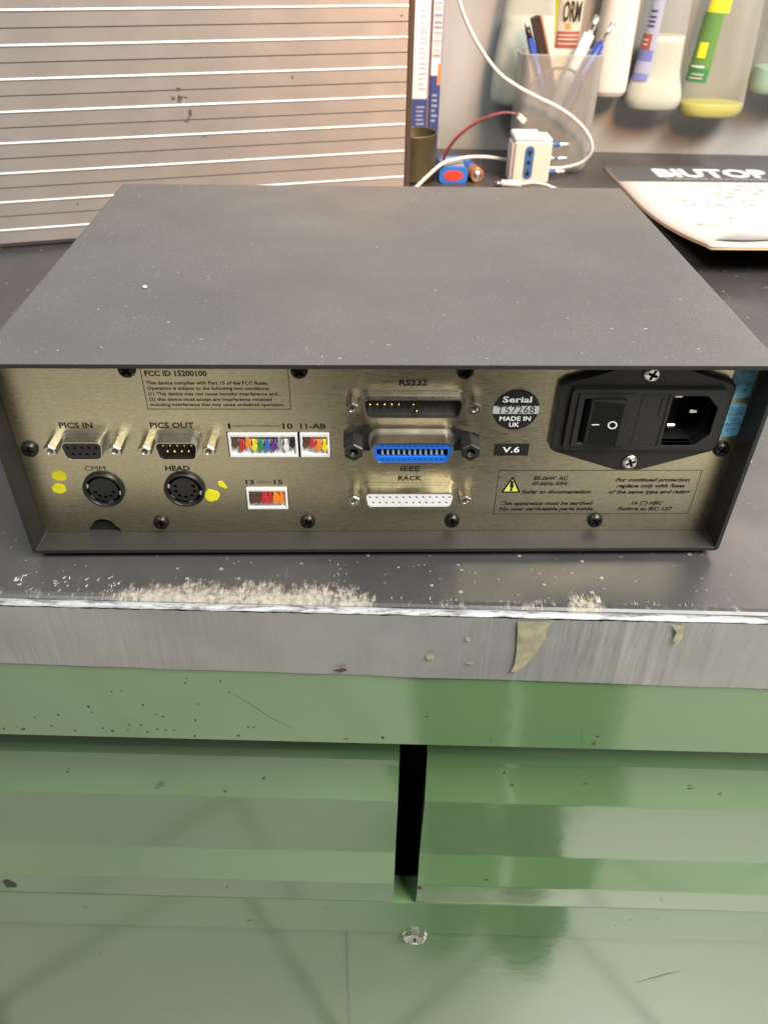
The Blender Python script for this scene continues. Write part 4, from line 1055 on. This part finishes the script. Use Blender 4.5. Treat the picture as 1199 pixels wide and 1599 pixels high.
# ================================================================== desk calendar on the right
cal = thing('desk_pad', 'desk pad with dark headed sheets reading BIUTOP and a curled corner', 'desk pad', (340, 500, TOP))
def lift(y, x=0): 
    t_ = max(0.0, min(1.0, (505 - y) / 180.0)); return 21.0 * t_ ** 1.7
def pad_sheet(name, x0, x1, y0, y1, zoff, mat, parent, nx=14, ny=26, thick=0.0, lx=None):
    b = MB(); vs = []
    for i in range(nx + 1):
        for j in range(ny + 1):
            y = y0 + (y1 - y0) * j / ny; xx0 = x0 + (lx(y) if lx else 0); x = xx0 + (x1 - xx0) * i / nx
            vs.append((x, y, TOP + zoff + lift(y)))
    b.add(vs, [(i * (ny + 1) + j, i * (ny + 1) + j + 1, (i + 1) * (ny + 1) + j + 1, (i + 1) * (ny + 1) + j) for i in range(nx) for j in range(ny)], True)
    o = b.build(name, mat, parent)
    if sum(p_.normal.z for p_ in o.data.polygons) < 0: o.data.flip_normals()
    if thick:
        m_ = o.modifiers.new('solid', 'SOLIDIFY'); m_.thickness = thick * MM; m_.offset = -1
    return o
lean = lambda y: 0.02 * (636 - y)
pad_sheet('board', 254.0, 560, 322, 634, 1.3, 'cardboard_edge', cal, thick=1.0)
pad_sheet('sheet_stack', 254.5, 560, 323, 634, 2.8, 'paper', cal, thick=1.2)
pad_sheet('header_band', 255.0, 560, 574, 635, 3.0, 'calendar_band', cal, nx=4, ny=4)
def flat_basis(x, y, z): return Matrix.Translation((x, y, z))
text('BIUTOP', 301.5, 421.0, 0, 28, 0, 'white_ink', cal, 0.035, basis=Matrix.Translation((0, 592.5, TOP + 3.15)), name='printed_title')
b = MB(); x = 306.0
while x < 470:
    wd = rnd.uniform(3, 10); b.add([(x, 583, TOP + 3.12), (x + wd, 583, TOP + 3.12), (x + wd, 586.5, TOP + 3.12), (x, 586.5, TOP + 3.12)], [(0, 1, 2, 3)]); x += wd + rnd.uniform(1.0, 2.5)
b.build('small_print', 'pack_grey', cal)
b = MB()
for r_ in range(17):
    y = 560 - r_ * 12.5; x = 266 + rnd.uniform(0, 14)
    while x < 420:
        wd = rnd.uniform(2.5, 8)
        if noise.noise(Vector((x * 0.03, y * 0.05, 2))) > 0.06:
            for s_ in range(rnd.randint(1, 2)):
                yy = y - s_ * 3.4; z = TOP + 2.95 + lift(yy)
                b.add([(x, yy, z), (x + wd, yy + rnd.uniform(-.5, .5), z), (x + wd, yy + 1.5, z + 0.01), (x, yy + 1.5, z + 0.01)], [(0, 1, 2, 3)])
        x += wd + rnd.uniform(2, 9)
b.build('small_print', 'ink_faint', cal)['kind'] = 'stuff'
# the top sheet curls up at its near corner
b = MB(); vs = []; nx, ny = 24, 18
for i in range(nx + 1):
    s_ = i / nx; x = 268 + 150 * s_
    R2 = 1.5 + 11.5 * math.sin(min(1.0, (x - 268) / 24) * math.pi / 2) + 1.5 * math.sin(s_ * 14)
    y0_ = 350 + 8 * math.sin(s_ * 4); z0_ = TOP + 3.05 + lift(y0_)
    for j in range(ny + 1):
        ph = 2.5 * j / ny
        vs.append((x - 4 * s_ * j / ny, y0_ - R2 * 1.25 * math.sin(ph), z0_ + R2 * (1 - math.cos(ph)) + 0.8 * math.sin(s_ * 17 + ph * 2) * j / ny))
b.add(vs, [(i * (ny + 1) + j, i * (ny + 1) + j + 1, (i + 1) * (ny + 1) + j + 1, (i + 1) * (ny + 1) + j) for i in range(nx) for j in range(ny)], True)
b.build('curled_sheet', 'paper_back', cal)

# ================================================================== bottles hung by the wall
rail = MB(BM).box(60, 560, 700, 714, 236, 250, 1).build('wall_rail', 'rail_grey')
tag(rail, 'grey metal rail on the wall that the bottles hang from', 'rail')
def bottle(label, u, n, prof, wall_mat, level=None, liquid=None, name='spray_bottle', depth=0.56, top=205, hang=True):
    """prof: (z, half width); oval section, half depth = depth * half width"""
    t_ = thing(name, label, 'bottle', B(u, n, prof[0][0]), 'bottles hanging along the wall')
    Pf = [(prof[0][1] * 0.62, prof[0][0]), (prof[0][1] * 0.86, prof[0][0] + 0.9), (prof[0][1] * 0.97, prof[0][0] + 3.6)] + [(h, z) for z, h in prof[1:]]
    # smooth resample
    P3 = [Vector((r_, z, 0)) for r_, z in Pf]
    S = [(q.x, q.y) for q in smooth_path(P3, 5)]
    last = S[-1][0]
    S += [(last * 0.8, S[-1][1] + 5), (14, S[-1][1] + 16), (12.5, S[-1][1] + 19), (12.5, S[-1][1] + 26)]
    dmax = max(r_ for r_, z in S) * depth
    def oval(prs, mat, nm, k=1.0, cap1=True):
        b = MB(BM); seg = 40; vs = []
        for r_, z in prs:
            for j in range(seg):
                a_ = 2 * math.pi * j / seg; ca, sa = math.cos(a_), math.sin(a_)
                e = 2 / 2.7
                vs.append((u + k * r_ * math.copysign(abs(ca) ** e, ca), n + k * min(r_ * 1.0, max(r_ * depth, 12.5 if r_ <= 14.1 else 0)) * math.copysign(abs(sa) ** e, sa), z))
        F = [(i * seg + j, i * seg + (j + 1) % seg, (i + 1) * seg + (j + 1) % seg, (i + 1) * seg + j) for i in range(len(prs) - 1) for j in range(seg)]
        b.add(vs, F, True)
        b.add(vs[:seg], [tuple(range(seg))])
        if cap1: b.add(vs[-seg:], [tuple(range(seg))])
        return b.build(nm, mat, t_)
    oval(S, wall_mat, 'bottle_body')
    if level:
        oval([(r_, z + (0.8 if i == 0 else 0)) for i, (r_, z) in enumerate(S) if z < level - 1] + [([r_ for r_, z in S if z <= level][-1], level)], liquid, 'liquid', 0.955)
    zt = S[-1][1]
    b = MB(BM)
    b.lathe([(14.5, zt - 9), (14.5, zt + 4), (11, zt + 9)], (u, n, 0), 'z', 20, cap0=True)
    b.box(u - 8, u + 8, n - 38, n + 8, zt + 6, zt + 22, 2.0); b.box(u - 3.5, u + 3.5, n - 34, n - 29, zt - 22, zt + 6, 1.0)
    b.build('trigger_head', 'trigger_grey', t_)
    return t_, S
def on_bottle(S, u, n, depth, a0, a1, z0, z1, k=1.012, N_=14, M_=6):
    """a label patch wrapped on the bottle between two angles (degrees, 270 faces the room)"""
    def rad(z):
        for (r0, za), (r1, zb) in zip(S, S[1:]):
            if za <= z <= zb: return r0 + (r1 - r0) * (z - za) / max(1e-6, zb - za)
        return S[-1][0]
    b = MB(BM); vs = []
    for j in range(M_ + 1):
        z = z0 + (z1 - z0) * j / M_; r_ = rad(z) * k
        for i in range(N_ + 1):
            a_ = math.radians(a0 + (a1 - a0) * i / N_); ca, sa = math.cos(a_), math.sin(a_); e = 2 / 2.7
            vs.append((u + r_ * math.copysign(abs(ca) ** e, ca), n + r_ * depth * math.copysign(abs(sa) ** e, sa), z))
    b.add(vs, [(j * (N_ + 1) + i, j * (N_ + 1) + i + 1, (j + 1) * (N_ + 1) + i + 1, (j + 1) * (N_ + 1) + i) for j in range(M_) for i in range(N_)], True)
    return b
def uu(x, y): v = inv @ Vector((x, y, 0)); return v.x
NB = 695
uA = uu(166, 688); bA, SA = bottle('pale cloudy bottle on the wall behind the left of the pen cup', uA, NB, [(48, 32), (60, 33), (90, 32), (120, 28), (150, 24), (185, 21)], 'bottle_milky', 131, 'liquid_pale')
uB = uu(205, 686); bB, SB = bottle('slim yellowish bottle with a dark lettered label behind the pens', uB, NB + 2, [(62, 14), (80, 15), (120, 15), (170, 15), (190, 14)], 'label_cream', depth=1.0)
uC = uu(257, 684); bC, SC_ = bottle('opaque white bottle hanging right of the pen cup', uC, NB, [(59, 19), (70, 20), (110, 19), (150, 18), (190, 16)], 'bottle_white', depth=0.95)
uD = uu(307, 682); bD, SD = bottle('clear bottle half full of milky liquid with a blue side label', uD, NB - 2, [(47.5, 30), (58, 31), (68, 29), (84, 24), (110, 22), (150, 19.5), (190, 17)], 'bottle_clear', 116.5, 'liquid_milky', depth=0.62)
uE = uu(371, 680); bE, SE = bottle('cloudy bottle with bright yellow liquid at its base', uE, NB - 3, [(41.5, 33), (52, 34.5), (66, 33.5), (100, 31), (150, 27.5), (190, 23)], 'bottle_cloudy', 55.5, 'liquid_yellow', depth=0.56)
uF = uu(441, 678); bF, SF = bottle('bottle with pale green liquid at the right edge', uF, NB - 2, [(64, 32), (76, 33), (100, 32), (150, 29), (190, 24)], 'bottle_cloudy', 90, 'liquid_green', depth=0.56)
def lbl(t_, S, u, n, dep, a0, a1, z0, z1, mat, nm='label', k=1.012):
    return on_bottle(S, u, n, dep, a0, a1, z0, z1, k).build(nm, mat, t_)
lbl(bB, SB, uB, NB + 2, 1.0, 196, 222, 100, 185, 'label_yellow', k=1.03)
lbl(bB, SB, uB, NB + 2, 1.0, 232, 320, 104, 119, 'label_red', k=1.03)
text('ORM', uB - 7.5, uB + 10.5, 128, 17, 0, 'ink_black', bB, 0.02, basis=BM @ Matrix.Translation((0, NB + 2 - 15.9, 128)) @ Matrix.Rotation(math.radians(90), 4, 'X'), name='label_text')
lbl(bB, SB, uB, NB + 2, 1.0, 262, 274, 121, 126, 'carton_orange', k=1.03)
lbl(bD, SD, uD, NB - 2, 0.62, 181, 250, 80, 180, 'label_lilac')
lbl(bD, SD, uD, NB - 2, 0.62, 181, 246, 76, 104, 'label_blue', k=1.02)
lbl(bD, SD, uD, NB - 2, 0.62, 183, 232, 104, 118, 'label_red', k=1.025)
lbl(bE, SE, uE, NB - 3, 0.56, 183, 250, 84, 138, 'label_green')
lbl(bE, SE, uE, NB - 3, 0.56, 183, 248, 76, 88, 'label_dark_green', k=1.02)
lbl(bE, SE, uE, NB - 3, 0.56, 200, 258, 138, 175, 'label_yellow', k=1.02)

lbl(bE, SE, uE, NB - 3, 0.56, 196, 236, 89.5, 91, 'white_ink', 'label_line', 1.03)
lbl(bE, SE, uE, NB - 3, 0.56, 206, 232, 98, 112, 'label_yellow', 'label_fruit', 1.03)
lbl(bE, SE, uE, NB - 3, 0.56, 198, 238, 79, 80.4, 'label_cream', 'label_line', 1.035)
lbl(bE, SE, uE, NB - 3, 0.56, 204, 240, 82.5, 84, 'label_cream', 'label_line', 1.035)
for z_ in (124, 128, 132, 137):
    lbl(bD, SD, uD, NB - 2, 0.62, 200, 232, z_, z_ + 1.8, 'ink_dark_blue', 'label_line', 1.03)
for z_ in (108, 112):
    lbl(bD, SD, uD, NB - 2, 0.62, 196, 222, z_, z_ + 1.5, 'label_cream', 'label_line', 1.04)
for z_ in (107.5, 111.5, 115):
    lbl(bB, SB, uB, NB + 2, 1.0, 240, 312, z_, z_ + 1.2, 'label_cream', 'label_line', 1.045)

# ================================================================== the person taking the picture: stands behind the camera, seen only as a dark reflection in the enamel
def person(x, y):
    fz = -900.0
    J = {'pelvis': (-140, 0, 930), 'waist': (-150, -10, 1060), 'chest': (-155, 0, 1270), 'neck': (-158, 10, 1430), 'head': (-145, 35, 1510), 'crown': (-148, 40, 1650),
         'hl': (-215, 10, 890), 'kl': (-80, 70, 490), 'al': (-52, 80, 90), 'tl': (-60, 215, 40), 'hr': (-65, 10, 890), 'kr': (45, 70, 490), 'ar': (52, 80, 90), 'tr': (62, 215, 40),
         'sl': (-290, 0, 1370), 'el': (-335, -30, 1090), 'wl': (-255, 90, 1060), 'sr': (35, 0, 1370), 'er': (85, -30, 1090), 'wr': (-60, 90, 1060)}
    Rr = {'pelvis': (150, 105), 'waist': (135, 95), 'chest': (155, 105), 'neck': (58, 58), 'head': (75, 85), 'crown': (55, 65), 'hl': (88, 88), 'kl': (62, 62), 'al': (50, 52), 'tl': (42, 32), 'hr': (88, 88), 'kr': (62, 62), 'ar': (50, 52), 'tr': (42, 32), 'sl': (60, 60), 'el': (44, 44), 'wl': (30, 30), 'sr': (60, 60), 'er': (44, 44), 'wr': (30, 30)}
    E_ = [('pelvis', 'waist'), ('waist', 'chest'), ('chest', 'neck'), ('neck', 'head'), ('head', 'crown'), ('pelvis', 'hl'), ('hl', 'kl'), ('kl', 'al'), ('al', 'tl'), ('pelvis', 'hr'), ('hr', 'kr'), ('kr', 'ar'), ('ar', 'tr'), ('chest', 'sl'), ('sl', 'el'), ('el', 'wl'), ('chest', 'sr'), ('sr', 'er'), ('er', 'wr')]
    K = list(J); idx = {k_: i for i, k_ in enumerate(K)}
    me = bpy.data.meshes.new('person')
    me.from_pydata([tuple(Vector(J[k_]) * MM) for k_ in K], [(idx[a_], idx[b_]) for a_, b_ in E_], [])
    o = bpy.data.objects.new('person', me); COL.objects.link(o)
    o.location = Vector((x, y, fz)) * MM
    sk = o.modifiers.new('skin', 'SKIN')
    for i, k_ in enumerate(K):
        v_ = me.skin_vertices[0].data[i]; v_.radius = (Rr[k_][0] * MM, Rr[k_][1] * MM); v_.use_root = (k_ == 'pelvis')
    o.modifiers.new('sub', 'SUBSURF').render_levels = 2
    me.materials.append(MATS['dark_cloth'])
    return tag(o, 'person in dark clothes mirrored dimly in the green enamel', 'person')
pmat('dark_cloth', (0.035, 0.04, 0.045), 0.9)
person(150, -445)
